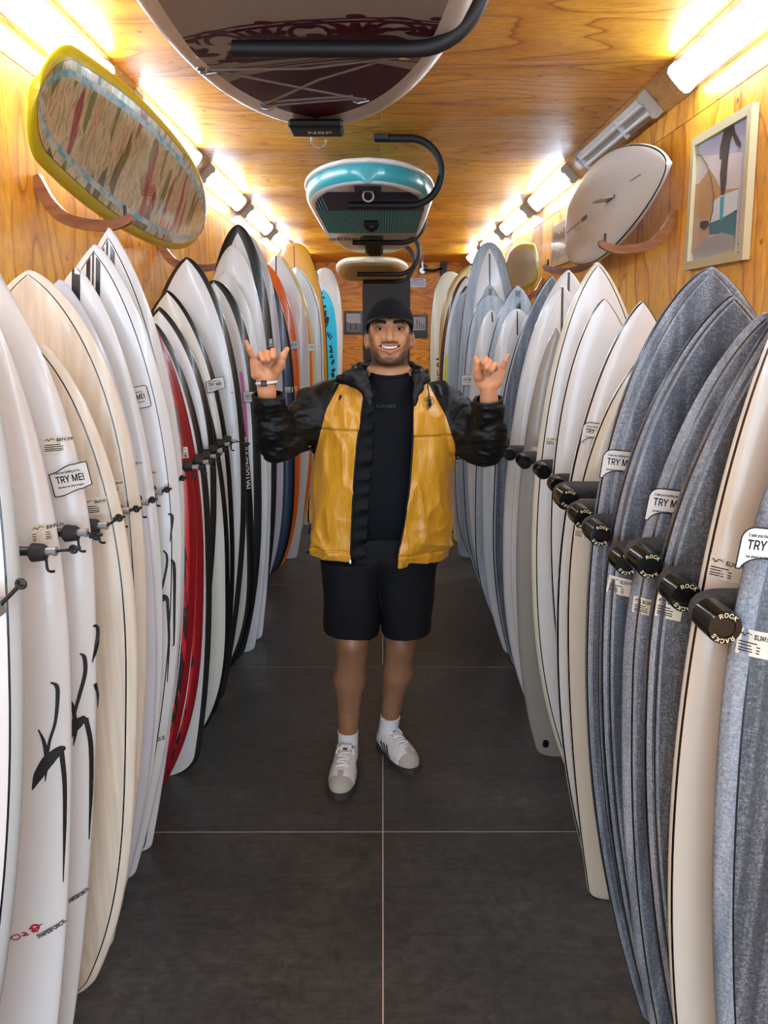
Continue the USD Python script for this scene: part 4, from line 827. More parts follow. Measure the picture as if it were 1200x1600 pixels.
# ---------------------------------------------------------------- framed poster, right wall
plain('pale_wood', (.60, .50, .28), .5); plain('poster_sky', (.46, .46, .60), .4); plain('poster_haze', (.64, .55, .52), .4); plain('poster_hill', (.52, .28, .12), .4); plain('poster_sand', (.50, .33, .22), .4); plain('poster_wave', (.66, .70, .72), .4); plain('poster_teal', (.05, .17, .22), .4); plain('poster_blue', (.06, .36, .46), .4); plain('poster_dark', (.055, .035, .028), .4); plain('poster_foam', (.34, .33, .32), .4)
t = thing('framed_poster', 'pale wood framed poster of a surfer and an orange hill on the right wall', 'poster', atx(1120, 300, XR - .02))
C_ = [(1081, 217), (1176, 159), (1160, 406), (1068, 423)]
def wq(pts, x, th_):
    w = [atx(*p, x) for p in pts]; pg = Polygon([(q[1], q[2]) for q in w]).buffer(0); return w_ext(pg, x, th_)
def w_ext(pg, x, th_): return frame(extr(pg, th_), np.array([x, 0, 0]), [0, 1, 0], [0, 0, 1], [1, 0, 0])
out = Polygon([tuple(atx(*p, XR - .03)[1:]) for p in C_]); inn = out.buffer(-.036, join_style=2)
co = list(inn.exterior.coords)[:4]; cc = list(out.exterior.coords)[:4]
for k in range(4):
    a, b = k, (k + 1) % 4
    near = lambda q: min(co, key=lambda c: (c[0] - q[0])**2 + (c[1] - q[1])**2)
    obj('frame_rail', w_ext(Polygon([cc[a], cc[b], near(cc[b]), near(cc[a])]).buffer(-.0006, join_style=2), XR - .03, .028), MATS['pale_wood'], t)
pr = obj('print', w_ext(inn.buffer(.004), XR - .012, .008), MATS['poster_sky'], t)
s5 = lambda pts: [(1050 + x / 5.333, 140 + y / 5.333) for x, y in pts]
XP = XR - .0125
def pst(nm, mt, pts, lift):
    pg = Polygon([tuple(atx(*p, XR - .012)[1:]) for p in s5(pts)]).buffer(0).intersection(inn.buffer(.003)); obj(nm, w_ext(pg, XR - .012 - lift, .0008), MATS[mt], pr)
pst('haze', 'poster_haze', [(180, 560), (590, 520), (540, 1400), (140, 1450)], .0008)
pst('hill', 'poster_hill', [(180, 790), (230, 780), (320, 660), (360, 720), (400, 800), (470, 830), (560, 820), (550, 900), (350, 940), (340, 1100), (165, 1080)], .0016)
pst('sand', 'poster_sand', [(165, 1070), (340, 1060), (320, 1200), (200, 1330), (150, 1400)], .0018)
pst('wave', 'poster_wave', [(350, 930), (420, 880), (560, 830), (550, 1010), (430, 1060), (330, 1120)], .0024)
pst('sea', 'poster_teal', [(310, 1120), (430, 1070), (548, 1000), (530, 1240), (440, 1270), (400, 1200), (320, 1210)], .0024)
pst('wave_edge', 'poster_blue', [(410, 900), (445, 885), (430, 1090), (405, 1090)], .0030)
pst('foam', 'poster_foam', [(300, 1240), (420, 1190), (530, 1220), (520, 1390), (200, 1440), (180, 1360)], .0028)
pst('surfer_leg', 'poster_dark', [(470, 240), (500, 225), (520, 260), (530, 350), (580, 440), (578, 485), (545, 460), (510, 370), (490, 420), (470, 600), (460, 760), (445, 870), (415, 880), (410, 700), (425, 580), (405, 580), (410, 480), (440, 350)], .0034)
pst('sun_ball', 'poster_dark', [(240, 1130), (250, 1098), (290, 1090), (318, 1100), (300, 1150), (275, 1170), (245, 1150)], .0034)
obj('arch_line', tube(np.array([atx(*p, XR - .0165) for p in s5([(190, 535), (240, 550), (290, 620), (330, 740), (350, 880), (340, 1020), (320, 1090)])]), .0014, 6), MATS['poster_dark'], pr)
obj('sticker', w_ext(Polygon([tuple(atx(*p, XR - .012)[1:]) for p in s5([(140, 1370), (180, 1370), (185, 1450), (135, 1455)])]), XR - .0155, .0008), MATS['bright_white'], pr)
for py in (381, 394): obj('nail', lathe([(0, .001), (.003, .001), (.003, 0)], atx(1154, py, XR - .030), (-1, 0, 0), 8), MATS['black_metal'], t)
# carved sign
t = thing('wooden_sign', 'weathered wooden sign with two rows of carved letters behind the pearl white board', 'sign', atx(885, 375, XR - .01))
q = [tuple(atx(*p, XR - .01)[1:]) for p in ((863.5, 359), (910, 326), (896, 398), (866, 418))]
z0, z1, y0, y1 = min(q[2][1], q[3][1]), max(q[0][1], q[1][1]), min(a[0] for a in q), max(a[0] for a in q)
bd = obj('board', bx((XR - .016, y0, z0), (XR - .001, y1, z1), .002), MATS['tan'], t)
def sign_text(s, x, yy, zz, hh, width, face, parent, mat):
    m = meshkit.text_mesh(s, hh, .001, True); m.vertices[:, 0] *= width / np.ptp(m.vertices[:, 0]); obj('lettering', frame(m, np.array([x, yy, zz]), [0, -face, 0], [0, 0, 1], [-face, 0, 0]), MATS[mat], parent)
sign_text('Rentals', XR - .0165, y1 - .06, (z0 + z1) / 2 + .03, .075, (y1 - y0) * .72, 1, bd, 'brown'); sign_text('Returns', XR - .0165, y1 - .04, (z0 + z1) / 2 - .10, .075, (y1 - y0) * .78, 1, bd, 'brown')

# ---------------------------------------------------------------- end wall
t = thing('door_1', 'tall charcoal door panel in the middle of the end wall', 'door', (.06, YB, 0), kind='structure')
plain('door_black', (.014, .0145, .017), .5)
xa, xb = at(567, 480, YB)[0], at(640.5, 480, YB)[0]
obj('door_leaf', bx((xa, YB - .022, .004), (xb, YB - .001, 2.63), .003), MATS['door_black'], t)
obj('door_handle', cat(tube([[xb - .07, YB - .022, 1.02], [xb - .07, YB - .06, 1.02], [xb - .18, YB - .065, 1.02]], .010, 8), lathe([(0, .006), (.026, .006), (.026, 0)], (xb - .07, YB - .022, 1.02), (0, -1, 0), 16)), MATS['metal'], t, smooth=50)
plain('photo_pale', (.42, .42, .42), .35); plain('photo_mid', (.14, .14, .14), .35); plain('photo_dark', (.02, .02, .02), .35)
def photo(px0, py0, px1, py1, label, kind):
    a, b = at(px0, py1, YB - .02), at(px1, py0, YB - .02); t = thing('framed_photo', label, 'picture', ((a[0] + b[0]) / 2, YB - .001, (a[2] + b[2]) / 2), 'black framed monochrome photographs on the end wall')
    x0, x1, z0, z1 = a[0], b[0], a[2], b[2]; w = .035
    for lo, hi in (((x0, z0), (x1, z0 + w)), ((x0, z1 - w), (x1, z1)), ((x0, z0 + w), (x0 + w, z1 - w)), ((x1 - w, z0 + w), (x1, z1 - w))):
        obj('frame_rail', bx((lo[0], YB - .024, lo[1]), (hi[0], YB - .001, hi[1]), .002), MATS['black'], t)
    p = obj('print', bx((x0 + w, YB - .010, z0 + w), (x1 - w, YB - .002, z1 - w)), MATS['photo_pale'], t)
    H_ = z1 - z0 - 2 * w; W_ = x1 - x0 - 2 * w; X0, Z0 = x0 + w, z0 + w
    def shp(pg, mt, l): obj('image_shape', frame(extr(pg, .001), np.array([X0, YB - .0105 - l, Z0]), [W_, 0, 0], [0, 0, H_], [0, -1, 0]), MATS[mt], p)
    if kind == 0:
        shp(Polygon([(0, 0), (1, 0), (1, .44), (.7, .5), (.3, .48), (0, .55)]), 'photo_mid', 0)
        for u in (.3, .68): shp(Polygon([(u - .05, .12), (u + .05, .12), (u + .04, .38), (u, .43), (u - .05, .36)]), 'photo_dark', .001)
    else:
        shp(Polygon([(0, 0), (1, 0), (1, .30), (0, .28)]), 'photo_dark', 0)
        for k in range(5): shp(sbox(.08 + .18 * k, .36, .17 + .18 * k, .60 + .09 * ((k * 7) % 4)), 'photo_mid', 0)
photo(538, 486, 567, 522.5, 'black framed monochrome photo of two dark figures left of the charcoal door', 0)
photo(642, 491.5, 668.5, 528, 'black framed monochrome photo of grey blocks right of the charcoal door', 1)
t = thing('wall_sign', 'small white and blue wave sign above the right hand framed photo', 'sign', at(652, 442, YB))
a, b = at(640.5, 449, YB - .01), at(665.5, 435, YB - .01)
p = obj('plate', bx((a[0], YB - .008, a[2]), (b[0], YB - .001, b[2]), .002), MATS['bright_white'], t)
plain('sign_blue', (.05, .22, .50), .4)
W_, H_ = b[0] - a[0], b[2] - a[2]
obj('wave_mark', frame(extr(shapely.union_all([LineString(curve([(0.06, y, 0), (.3, y + .10, 0), (.55, y - .04, 0), (.92, y + .08, 0)], 20)[:, :2]).buffer(.028) for y in (.25, .45, .60)] + [sbox(.15, .78, .85, .88)]), .001), np.array([a[0], YB - .0085, a[2]]), [W_, 0, 0], [0, 0, H_], [0, -1, 0]), MATS['sign_blue'], p)
t = thing('wall_bracket', 'black swing bracket with a bright joint high on the end wall', 'bracket', at(690, 420, YB))
q0, q1, q2 = at(692, 419, YB - .05), at(676, 423, YB - .3), at(660, 421, YB - .1)
obj('arm', tube(curve([q0, q1, q2], 16), .022, 8), MATS['black_metal'], t, smooth=50)
obj('mount', bx(q0 + [-.04, -.03, -.12], q0 + [.06, .049, .10], .008), MATS['black_metal'], t)
obj('joint', cat(lathe([(0, .05), (.05, .05), (.06, 0), (0, 0)], q2 - [0, 0, .02], (0, -1, 0), 14), bx(q2 + [-.02, -.01, .02], q2 + [.02, .02, .18], .005)), MATS['metal'], t, smooth=40)
obj('back_plate', bx(q2 + [-.05, .02, -.06], q2 + [.05, .099, .08], .004), MATS['black_metal'], t)
# ---------------------------------------------------------------- the man
def nets(D, lo, h):
    "naive surface nets of the field D < 0 on a grid"
    s = D < 0; c = np.zeros(np.array(D.shape) - 1, np.int8)
    for k in np.ndindex(2, 2, 2): c += s[k[0]:s.shape[0] - 1 + k[0], k[1]:s.shape[1] - 1 + k[1], k[2]:s.shape[2] - 1 + k[2]]
    act = (c > 0) & (c < 8); idx = np.argwhere(act)
    if not len(idx): return None
    cor = np.array(list(np.ndindex(2, 2, 2))); val = np.stack([D[idx[:, 0] + a, idx[:, 1] + b, idx[:, 2] + e] for a, b, e in cor], 1)
    acc = np.zeros((len(idx), 3)); cnt = np.zeros(len(idx))
    for i in range(8):
        for j in range(i + 1, 8):
            if np.abs(cor[i] - cor[j]).sum() != 1: continue
            a, b = val[:, i], val[:, j]; m = (a < 0) != (b < 0); t = np.where(m, a / np.where(m, a - b, 1), 0)
            acc[m] += (cor[i] + t[:, None] * (cor[j] - cor[i]))[m]; cnt += m
    V = (idx + acc / cnt[:, None]) * h + lo
    num = np.full(act.shape, -1); num[act] = np.arange(len(idx)); F = []
    for ax in range(3):
        a = [slice(None)] * 3; b = [slice(None)] * 3; a[ax] = slice(0, -1); b[ax] = slice(1, None)
        e = np.argwhere(s[tuple(a)] != s[tuple(b)]); o = [k for k in range(3) if k != ax]
        e = e[(e[:, o[0]] > 0) & (e[:, o[1]] > 0) & (e[:, o[0]] < D.shape[o[0]] - 1) & (e[:, o[1]] < D.shape[o[1]] - 1)]
        u, v = np.zeros(3, int), np.zeros(3, int); u[o[0]] = 1; v[o[1]] = 1
        q = np.stack([num[tuple((e - w).T)] for w in (u + v, v, 0 * u, u)], 1)
        fl_ = s[tuple(e.T)]
        if ax == 1: fl_ = ~fl_
        q = np.where(fl_[:, None], q, q[:, ::-1]); F += [q[:, [0, 1, 2]], q[:, [0, 2, 3]]]
    return trimesh.Trimesh(V, np.vstack(F), process=False)
class Field:
    def __init__(s): s.ops = []
    def add(s, f, lo, hi, k=.01, op='u'): s.ops.append((f, np.array(lo, float), np.array(hi, float), k, op)); return s
    def cone(s, a, b, ra, rb, k=.01, op='u', sq=(1, 1, 1)):
        a, b, q = np.array(a, float), np.array(b, float), np.array(sq, float)
        def f(X, Y, Z):
            A, Bv = a * q, (b - a) * q; px, py, pz = X * q[0] - A[0], Y * q[1] - A[1], Z * q[2] - A[2]
            t = np.clip((px * Bv[0] + py * Bv[1] + pz * Bv[2]) / (Bv @ Bv + 1e-12), 0, 1)
            return np.sqrt((px - t * Bv[0])**2 + (py - t * Bv[1])**2 + (pz - t * Bv[2])**2) - (ra + (rb - ra) * t)
        m = max(ra, rb) / min(q); return s.add(f, np.minimum(a, b) - m, np.maximum(a, b) + m, k, op)
    def ell(s, c, r, k=.01, op='u'):
        c, r = np.array(c, float), np.array(r, float)
        def f(X, Y, Z):
            x, y, z = (X - c[0]) / r[0], (Y - c[1]) / r[1], (Z - c[2]) / r[2]; k0 = np.sqrt(x * x + y * y + z * z); k1 = np.sqrt((x / r[0])**2 + (y / r[1])**2 + (z / r[2])**2)
            return k0 * (k0 - 1) / np.maximum(k1, 1e-6)
        return s.add(f, c - r, c + r, k, op)
    def chain(s, pts, rs, k=.01):
        for i in range(len(pts) - 1): s.cone(pts[i], pts[i + 1], rs[i], rs[i + 1], k)
        return s
    def grid(s, lo, hi, h):
        lo, hi = np.array(lo, float), np.array(hi, float); n = np.ceil((hi - lo) / h).astype(int) + 1
        ax = [(lo[k] + h * np.arange(n[k])).astype(np.float32) for k in range(3)]; D = np.full(n, 1.0, np.float32)
        for f, a, b, k, op in s.ops:
            pad = .03 + 2 * k; i0 = np.clip(np.floor((a - pad - lo) / h).astype(int), 0, n); i1 = np.clip(np.ceil((b + pad - lo) / h).astype(int) + 1, 0, n)
            if (i1 <= i0).any(): continue
            sl = tuple(slice(p, q) for p, q in zip(i0, i1)); X, Y, Z = np.meshgrid(*[ax[j][sl[j]] for j in range(3)], indexing='ij', sparse=True)
            d = f(X, Y, Z); o = D[sl]
            if op == 'u': t = np.clip(.5 + .5 * (o - d) / k, 0, 1); D[sl] = o * (1 - t) + d * t - k * t * (1 - t)
            elif op == 's': t = np.clip(.5 - .5 * (o + d) / k, 0, 1); D[sl] = o * (1 - t) - d * t + k * t * (1 - t)
        return D, lo, ax
def clean(m): return m
LX, LY = .023, 2.69                                                    # middle of the head
man = thing('person', 'man in black cap and yellow and black jacket making two shaka signs in the aisle', 'person', (0, 2.68, 0))

SK = Field(); hp = lambda x, y, z: (LX + x, LY + y, z)
SK.ell(hp(0, .012, 1.628), (.0715, .096, .078)).ell(hp(0, -.018, 1.588), (.0615, .080, .086), .025)
for s in (-1, 1):
    SK.cone(hp(s * .043, .012, 1.552), hp(s * .020, -.066, 1.517), .018, .016, .02).ell(hp(s * .036, -.064, 1.577), (.019, .016, .017), .014)
    SK.cone(hp(s * .012, -.086, 1.643), hp(s * .046, -.070, 1.643), .009, .008, .014)
    SK.ell(hp(s * .031, -.096, 1.620), (.017, .016, .0085), .007, 's')
    SK.ell(hp(s * .0165, -.090, 1.5840), (.0098, .0125, .0092), .005)
    SK.cone(hp(s * .026, -.0800, 1.584), hp(s * .041, -.066, 1.558), .0022, .0018, .006, 's')
    SK.cone(hp(s * .062, .012, 1.590), hp(s * .062, .016, 1.570), .014, .011, .006).ell(hp(s * .0785, .016, 1.580), (.0095, .014, .029), .005).ell(hp(s * .079, .000, 1.583), (.0062, .012, .020), .004, 's')
    SK.cone(hp(s * .029, .03, 1.47), hp(s * .16, .03, 1.40), .035, .045, .04)
SK.ell(hp(0, -.076, 1.514), (.021, .016, .014), .02)
SK.cone(hp(0, -.085, 1.632), hp(0, -.106, 1.588), .0075, .0120, .009)
SK.ell(hp(0, -.105, 1.587), (.0125, .010, .0095), .005)
SK.cone(hp(-.036, -.072, 1.5655), hp(0, -.090, 1.5690), .0065, .008, .008).cone(hp(.036, -.072, 1.5655), hp(0, -.090, 1.5690), .0065, .008, .008)
SK.cone(hp(-.030, -.074, 1.5575), hp(0, -.089, 1.5475), .006, .0085, .008).cone(hp(.030, -.074, 1.5575), hp(0, -.089, 1.5475), .006, .0085, .008)
for q in np.linspace(-1, 1, 9):                                         # open smile
    SK.ell(hp(q * .027, -.098 + .020 * q * q, 1.5570 + .006 * q * q), (.0085, .020, .0068 - .0036 * q * q), .003, 's')
for s in (-1, 1): SK.ell(hp(s * .007, -.098, 1.5765), (.0035, .006, .003), .003, 's')
SK.cone(hp(0, .024, 1.54), hp(0, .026, 1.42), .055, .064, .03)
SK.ell((.01, 2.71, 1.25), (.15, .09, .2), .05).ell((-.01, 2.70, .92), (.15, .10, .20), .05)
for s in (-1, 1): SK.cone((s * .17 + .01, 2.715, 1.375), (s * .345, 2.605, 1.245), .045, .040, .03)
# arms (inside the sleeves) and hands
def hand(c, pts):
    w = {k: [np.array(at(*q[:2], q[2])) for q in v] for k, v in pts.items()}
    SK.cone(w['arm'][0], w['arm'][1], .045, .028, .01)
    SK.chain(w['arm'][1:], [.028, .026], .01)
    for a, b, ra, rb in c: SK.cone(at(*a), at(*b), ra, rb, .012, sq=(1, 1.25, 1))
    for n, r in (('pinky', (.0095, .0085, .0080, .0065)), ('thumb', (.0155, .0125, .0105, .0080))): SK.chain(w[n], r, .006)
    for n in ('ring', 'middle', 'index'): SK.chain(w[n], (.0098, .0095, .0088, .0075), .0025)
    return w
HL = hand([((400, 586, 2.505), (397, 565, 2.505), .016, .014), ((410, 588, 2.508), (407, 563, 2.505), .017, .014), ((421, 588, 2.508), (419, 562, 2.505), .017, .014), ((428, 585, 2.505), (431, 563, 2.505), .016, .013), ((424, 588, 2.500), (438, 570, 2.49), .016, .016), ((405, 582, 2.500), (402, 572, 2.50), .017, .015)],
    {'arm': [(424, 690, 2.58), (417, 612, 2.52), (416, 590, 2.51)], 'pinky': [(397, 563, 2.505), (393, 553, 2.495), (389.5, 545, 2.487), (384.8, 534, 2.482)], 'thumb': [(433, 578, 2.492), (439, 566, 2.482), (442.5, 556, 2.478), (448.5, 545.5, 2.476)],
     'ring': [(406, 561, 2.505), (407.5, 553, 2.462), (411.5, 562, 2.444), (415, 569, 2.462)], 'middle': [(417.5, 560, 2.505), (417, 551.5, 2.458), (419, 561.5, 2.440), (420.5, 570.5, 2.460)], 'index': [(429, 561, 2.505), (426.5, 548.5, 2.462), (426.8, 557, 2.444), (426, 564, 2.462)]})
HR = hand([((752, 600, 2.505), (746, 584, 2.495), .016, .016), ((758, 602, 2.508), (758, 575, 2.505), .017, .014), ((767, 602, 2.508), (768, 576, 2.505), .017, .014), ((774, 600, 2.505), (778, 578, 2.505), .016, .014), ((779, 596, 2.502), (784, 582, 2.503), .014, .013)],
    {'arm': [(762, 700, 2.58), (764, 625, 2.52), (763.5, 604, 2.51)], 'pinky': [(783.5, 580, 2.505), (786.5, 571, 2.495), (789.5, 563, 2.488), (794, 555, 2.483)], 'thumb': [(748, 588, 2.492), (745.5, 576, 2.482), (746, 566.5, 2.478), (743.5, 559.5, 2.476)],
     'index': [(757, 574, 2.505), (758.5, 560.5, 2.462), (756, 567, 2.446), (754.8, 574, 2.466)], 'middle': [(765, 574, 2.505), (764.5, 565.5, 2.458), (761, 574, 2.440), (758.5, 581.5, 2.460)], 'ring': [(774, 577, 2.505), (772.5, 570, 2.460), (768, 578, 2.442), (764, 584.5, 2.460)]})
# legs
SK.chain([(-.105, 2.67, .78), (-.112, 2.615, .53), (-.112, 2.605, .49), (-.124, 2.640, .355), (-.130, 2.648, .20), (-.132, 2.645, .10)], [.095, .060, .054, .0575, .038, .033], .02)
SK.ell((-.112, 2.570, .515), (.034, .026, .036), .02).ell((-.122, 2.668, .37), (.050, .040, .075), .03)
SK.chain([(.085, 2.70, .78), (.066, 2.675, .51), (.064, 2.668, .475), (.054, 2.705, .345), (.034, 2.735, .20), (.022, 2.738, .10)], [.090, .058, .052, .054, .036, .032], .02)
SK.ell((.066, 2.635, .495), (.032, .026, .034), .02).ell((.056, 2.735, .36), (.046, .038, .072), .03)

def skin_tint(v):
    t = np.tile([1.0, 1.0, 1.0], (len(v), 1)); x, y, z = v[:, 0] - LX, v[:, 1] - LY, v[:, 2]
    sm = lambda a, lo, hi: np.clip((a - lo) / (hi - lo), 0, 1)
    nz = .80 + .4 * meshkit.noise(v * 420, 3)
    head = sm(z, 1.485, 1.50) * (np.abs(x) < .14)
    jaw = head * sm(1.543 + .022 * sm(np.abs(x), .028, .05) - z, 0, .022) * sm(y, -.2, -.19) * sm(.05 - y, 0, .03)
    side = head * sm(np.abs(x), .044, .060) * sm(1.615 - z, 0, .03) * sm(.02 - y, 0, .03) * sm(z, 1.50, 1.53) * .8
    mous = head * sm(1.579 - z, 0, .004) * sm(z, 1.5685, 1.572) * sm(.034 - np.abs(x), 0, .008) * sm(-y, .07, .08)
    beard = np.clip(np.maximum.reduce([jaw, side, mous * .9]) * nz, 0, 1)[:, None]
    t = t * (1 - beard * .95) + .95 * beard * np.array([.10, .09, .095])
    brow = head * np.exp(-((z - (1.6400 + .06 * np.abs(x) - .35 * np.maximum(np.abs(x) - .036, 0))) / .0066)**4) * sm(np.abs(x), .010, .014) * sm(.055 - np.abs(x), 0, .010) * sm(-y, .05, .06)
    t = t * (1 - .93 * brow[:, None]) + .93 * brow[:, None] * np.array([.06, .055, .06])
    lip = head * np.exp(-((x / .034)**6)) * sm(-y, .074, .080) * np.clip(np.exp(-((z - 1.5475 - 7 * x * x) / .0062)**2) + np.exp(-((z - 1.5665 - 3 * x * x) / .0036)**2), 0, 1)
    t = t * (1 - .75 * lip[:, None]) + .75 * lip[:, None] * np.array([1.05, .62, .66])
    inside = head * sm(1.5655 + 5 * x * x - z, 0, .002) * sm(z - (1.551 + 7 * x * x), 0, .002) * sm(.03 - np.abs(x), 0, .004) * sm(y + .086 - 14 * x * x, 0, .003) * (y < 0)
    t = t * (1 - inside[:, None]) + inside[:, None] * np.array([.10, .03, .03])
    hair_ = (np.abs(x) < .10) * sm(np.abs(x), .050, .058) * sm(z, 1.595, 1.605) * sm(y, -.045, -.03); t = t * (1 - .9 * hair_[:, None])
    hands = sm(z, 1.40, 1.42) * (np.abs(v[:, 0]) > .25)
    t = t * (1 + hands[:, None] * np.array([.28, .18, .16]))
    nail = np.zeros(len(v))
    legs = sm(.8 - z, 0, .02); hair = legs * (.5 + .5 * meshkit.noise(v * [340, 340, 120], 5)); t = t * (1 - legs[:, None] * .30) * (1 - .35 * hair[:, None])
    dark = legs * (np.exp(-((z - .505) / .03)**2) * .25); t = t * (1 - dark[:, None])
    return np.clip(t, 0, 1.6)
material('skin', {'a': ('attribute', {'attribute': 'tint'}), 'c': ('mix', {'mix_type': 'multiply', 'fac': 1.0, 'color2': (.52, .245, .120)}), 'g': ('geometry', {}), 'n': ('noise_texture', {'scale': 320.0, 'detail': 3}), 'b': ('bump', {'strength': .12, 'distance': .001}),
    'p': ('principled_bsdf', {'roughness': .44, 'specular_ior_level': .42, 'subsurface_weight': .06, 'subsurface_scale': .006, 'subsurface_radius': (1, .35, .2)})},
    [('a.color', 'c.color1'), ('c.color', 'p.base_color'), ('g.position', 'n.vector'), ('n.fac', 'b.height'), ('b.normal', 'p.normal')])
plain('eye_white', (.80, .76, .73), .3); plain('iris', (.008, .004, .003), .5, specular_ior_level=.08); plain('teeth', (.80, .77, .70), .2); plain('fingernail', (.62, .40, .33), .25)
noisy('brow_hair', (.006, .004, .003), (.030, .018, .012), (500, 500, 900), 1, .35, .65, .8, bump=.6); plain('cap_cloth', (.0035, .0035, .004), .8, specular_ior_level=.15); plain('tee_cloth', (.0045, .0052, .0075), .85, specular_ior_level=.15)
regs = [((-.10, 2.52, 1.405), (.15, 2.84, 1.73), .0021), ((-.47, 2.38, 1.395), (-.25, 2.62, 1.62), .0017), ((.24, 2.38, 1.385), (.47, 2.62, 1.60), .0017), ((-.25, 2.5, .085), (.22, 2.84, .66), .0042), ((-.25, 2.5, .645), (.22, 2.86, 1.15), .009), ((-.46, 2.45, 1.13), (-.14, 2.80, 1.405), .007), ((.16, 2.45, 1.11), (.46, 2.80, 1.395), .007), ((-.19, 2.55, 1.13), (.21, 2.86, 1.415), .008)]
def region(a, b, h):
    D, lo, _ = SK.grid(a, b, h); D = np.pad(D, 1, constant_values=.5); return nets(D, lo - h, h)
ms = [region(a, b, h) for a, b, h in regs]
bodym = None
try:
    mf = manifold3d.Manifold()
    for m in ms:
        k_ = manifold3d.Manifold(manifold3d.Mesh(vert_properties=m.vertices.astype(np.float32), tri_verts=m.faces.astype(np.uint32)))
        if k_.is_empty(): raise ValueError(k_.status())
        mf = mf + k_
    pts_ = max(mf.decompose(), key=lambda q: q.num_tri()).to_mesh(); bodym = trimesh.Trimesh(pts_.vert_properties[:, :3].astype(float), pts_.tri_verts.astype(int), process=False)
    if bodym.bounds[0][2] > .2 or bodym.bounds[1][2] < 1.68: bodym = None
except Exception as e: print('union', e)
if bodym is None: print('union failed'); bodym = cat(*ms)
v_, f_, n_ = meshkit.arrays(bodym, True)
obj('body', (v_, f_), MATS['skin'], man, normals=n_, tint=skin_tint(v_))
for s in (-1, 1):
    c = np.array(hp(s * .031, -.0715, 1.6195)); e = trimesh.creation.icosphere(3, .0125); e.apply_translation(c)
    ey = obj('eye', e, MATS['eye_white'], man, smooth=True)
    i_ = trimesh.creation.icosphere(3, .0058); i_.apply_scale((1, .30, 1)); i_.apply_translation(c + [s * .0008, -.0113, .0002]); obj('iris', i_, MATS['iris'], ey, smooth=True)
    # lids
    for k, zz, rr in ((1, .0066, .0048), (-1, -.0070, .0032)):
        xs = np.linspace(-1, 1, 9); P_ = np.c_[c[0] + xs * .0155, c[1] - .0118 + .0065 * xs**2 + (.0018 if k > 0 else .001), c[2] + zz * (1 - .75 * xs**2)]
        obj('eyelid', tube(P_, rr * np.sqrt(1.05 - xs**2 * .8), 8), MATS['skin'], ey, smooth=60, label='upper lid' if False else None, tint=np.tile([.45, .38, .36] if k > 0 else [.72, .66, .64], (len(meshkit.arrays(tube(P_, rr, 8), 60)[0]), 1)))
fv = bodym.vertices[(np.abs(bodym.vertices[:, 0] - LX) < .07) & (bodym.vertices[:, 1] < LY) & (bodym.vertices[:, 2] > 1.6)]
def face_y(x, z):
    d2 = (fv[:, 0] - x)**2 + (fv[:, 2] - z)**2; return fv[d2 < .0028**2, 1].min() if (d2 < .0028**2).any() else fv[d2.argmin(), 1]
for s in (-1, 1):
    P_ = np.array([(LX + s * q, 0, 1.6385 + .0055 * math.sin((q - .010) / .044 * math.pi * .75)) for q in np.linspace(.011, .053, 12)]); P_[:, 1] = [face_y(a, b) + .0012 for a, _, b in P_]
    m = tube(P_, np.interp(np.linspace(0, 1, 12), [0, .15, .6, 1], [.0030, .0044, .0038, .0012]), 10); obj('eyebrow', m, MATS['brow_hair'], man, smooth=60)
th_ = np.linspace(-1, 1, 9)[:-1] + .125
obj('teeth', cat(*[bx(np.array(hp(q * .026 - .0032, -.0850 + .014 * q * q, 1.5538 + .005 * q * q)), np.array(hp(q * .026 + .0032, -.076 + .014 * q * q, 1.5650 + .0025 * q * q)), .0012) for q in th_]), MATS['teeth'], man, smooth=30)
for w in (HL, HR):
    for n in ('ring', 'middle', 'index'):
        a, b = w[n][2], w[n][3]; d = (b - a) / np.linalg.norm(b - a); nn = np.array([0, -1, 0]) - d * (-d[1]); nn /= np.linalg.norm(nn)
        e = trimesh.creation.icosphere(2, 1); e.apply_scale((.0052, .0016, .0062)); obj('fingernail', frame(e, b + nn * .0068 - d * .001, np.cross(nn, d), nn, d), MATS['fingernail'], man, smooth=True)
# wrist band with a dark dial
wb0 = np.array(at(416.5, 598, 2.512)); ph = np.linspace(0, 2 * np.pi, 33)
bnd = obj('wristband', tube(wb0 + np.c_[.0315 * np.cos(ph), .0275 * np.sin(ph), .003 * np.cos(ph)], .0052, 8, False), MATS['bright_white'], man, smooth=60)
obj('dial', cat(bx(wb0 + [-.014, -.034, -.010], wb0 + [.006, -.026, .009], .003)), MATS['black'], bnd)
# cap
CP = Field().ell(hp(0, .012, 1.640), (.0825, .102, .084))
D, lo, ax = CP.grid((-.08, 2.57, 1.58), (.13, 2.82, 1.74), .003)
X, Y, Z = np.meshgrid(*ax, indexing='ij', sparse=True); D = np.maximum(np.maximum(D, -(D + .006)), (1.650 - .33 * (Y - 2.60)) - Z)
cap = obj('cap', nets(D, lo, .003), MATS['cap_cloth'], man, smooth=50)
u = np.linspace(-1, 1, 25); r_ = np.linspace(0, 1, 9); top = []
for q in r_:
    px_ = u * (.074 + .004 * q); py_ = 2.612 - .005 * q + .030 * u**2 * (1 - q * .35) - q * .070 * np.sqrt(np.clip(1 - .72 * u**2, 0, 1)); pz_ = 1.662 - .004 * q - (.014 + .012 * q) * u**2
    top.append(np.c_[LX + px_, py_, pz_])
V = np.vstack(top); n0 = len(V); V = np.vstack([V, V - [0, 0, .0045]]); F = []
for i in range(8):
    for j in range(24):
        a, b, c, d = i * 25 + j, i * 25 + j + 1, (i + 1) * 25 + j + 1, (i + 1) * 25 + j; F += [[a, c, b], [a, d, c], [n0 + a, n0 + b, n0 + c], [n0 + a, n0 + c, n0 + d]]
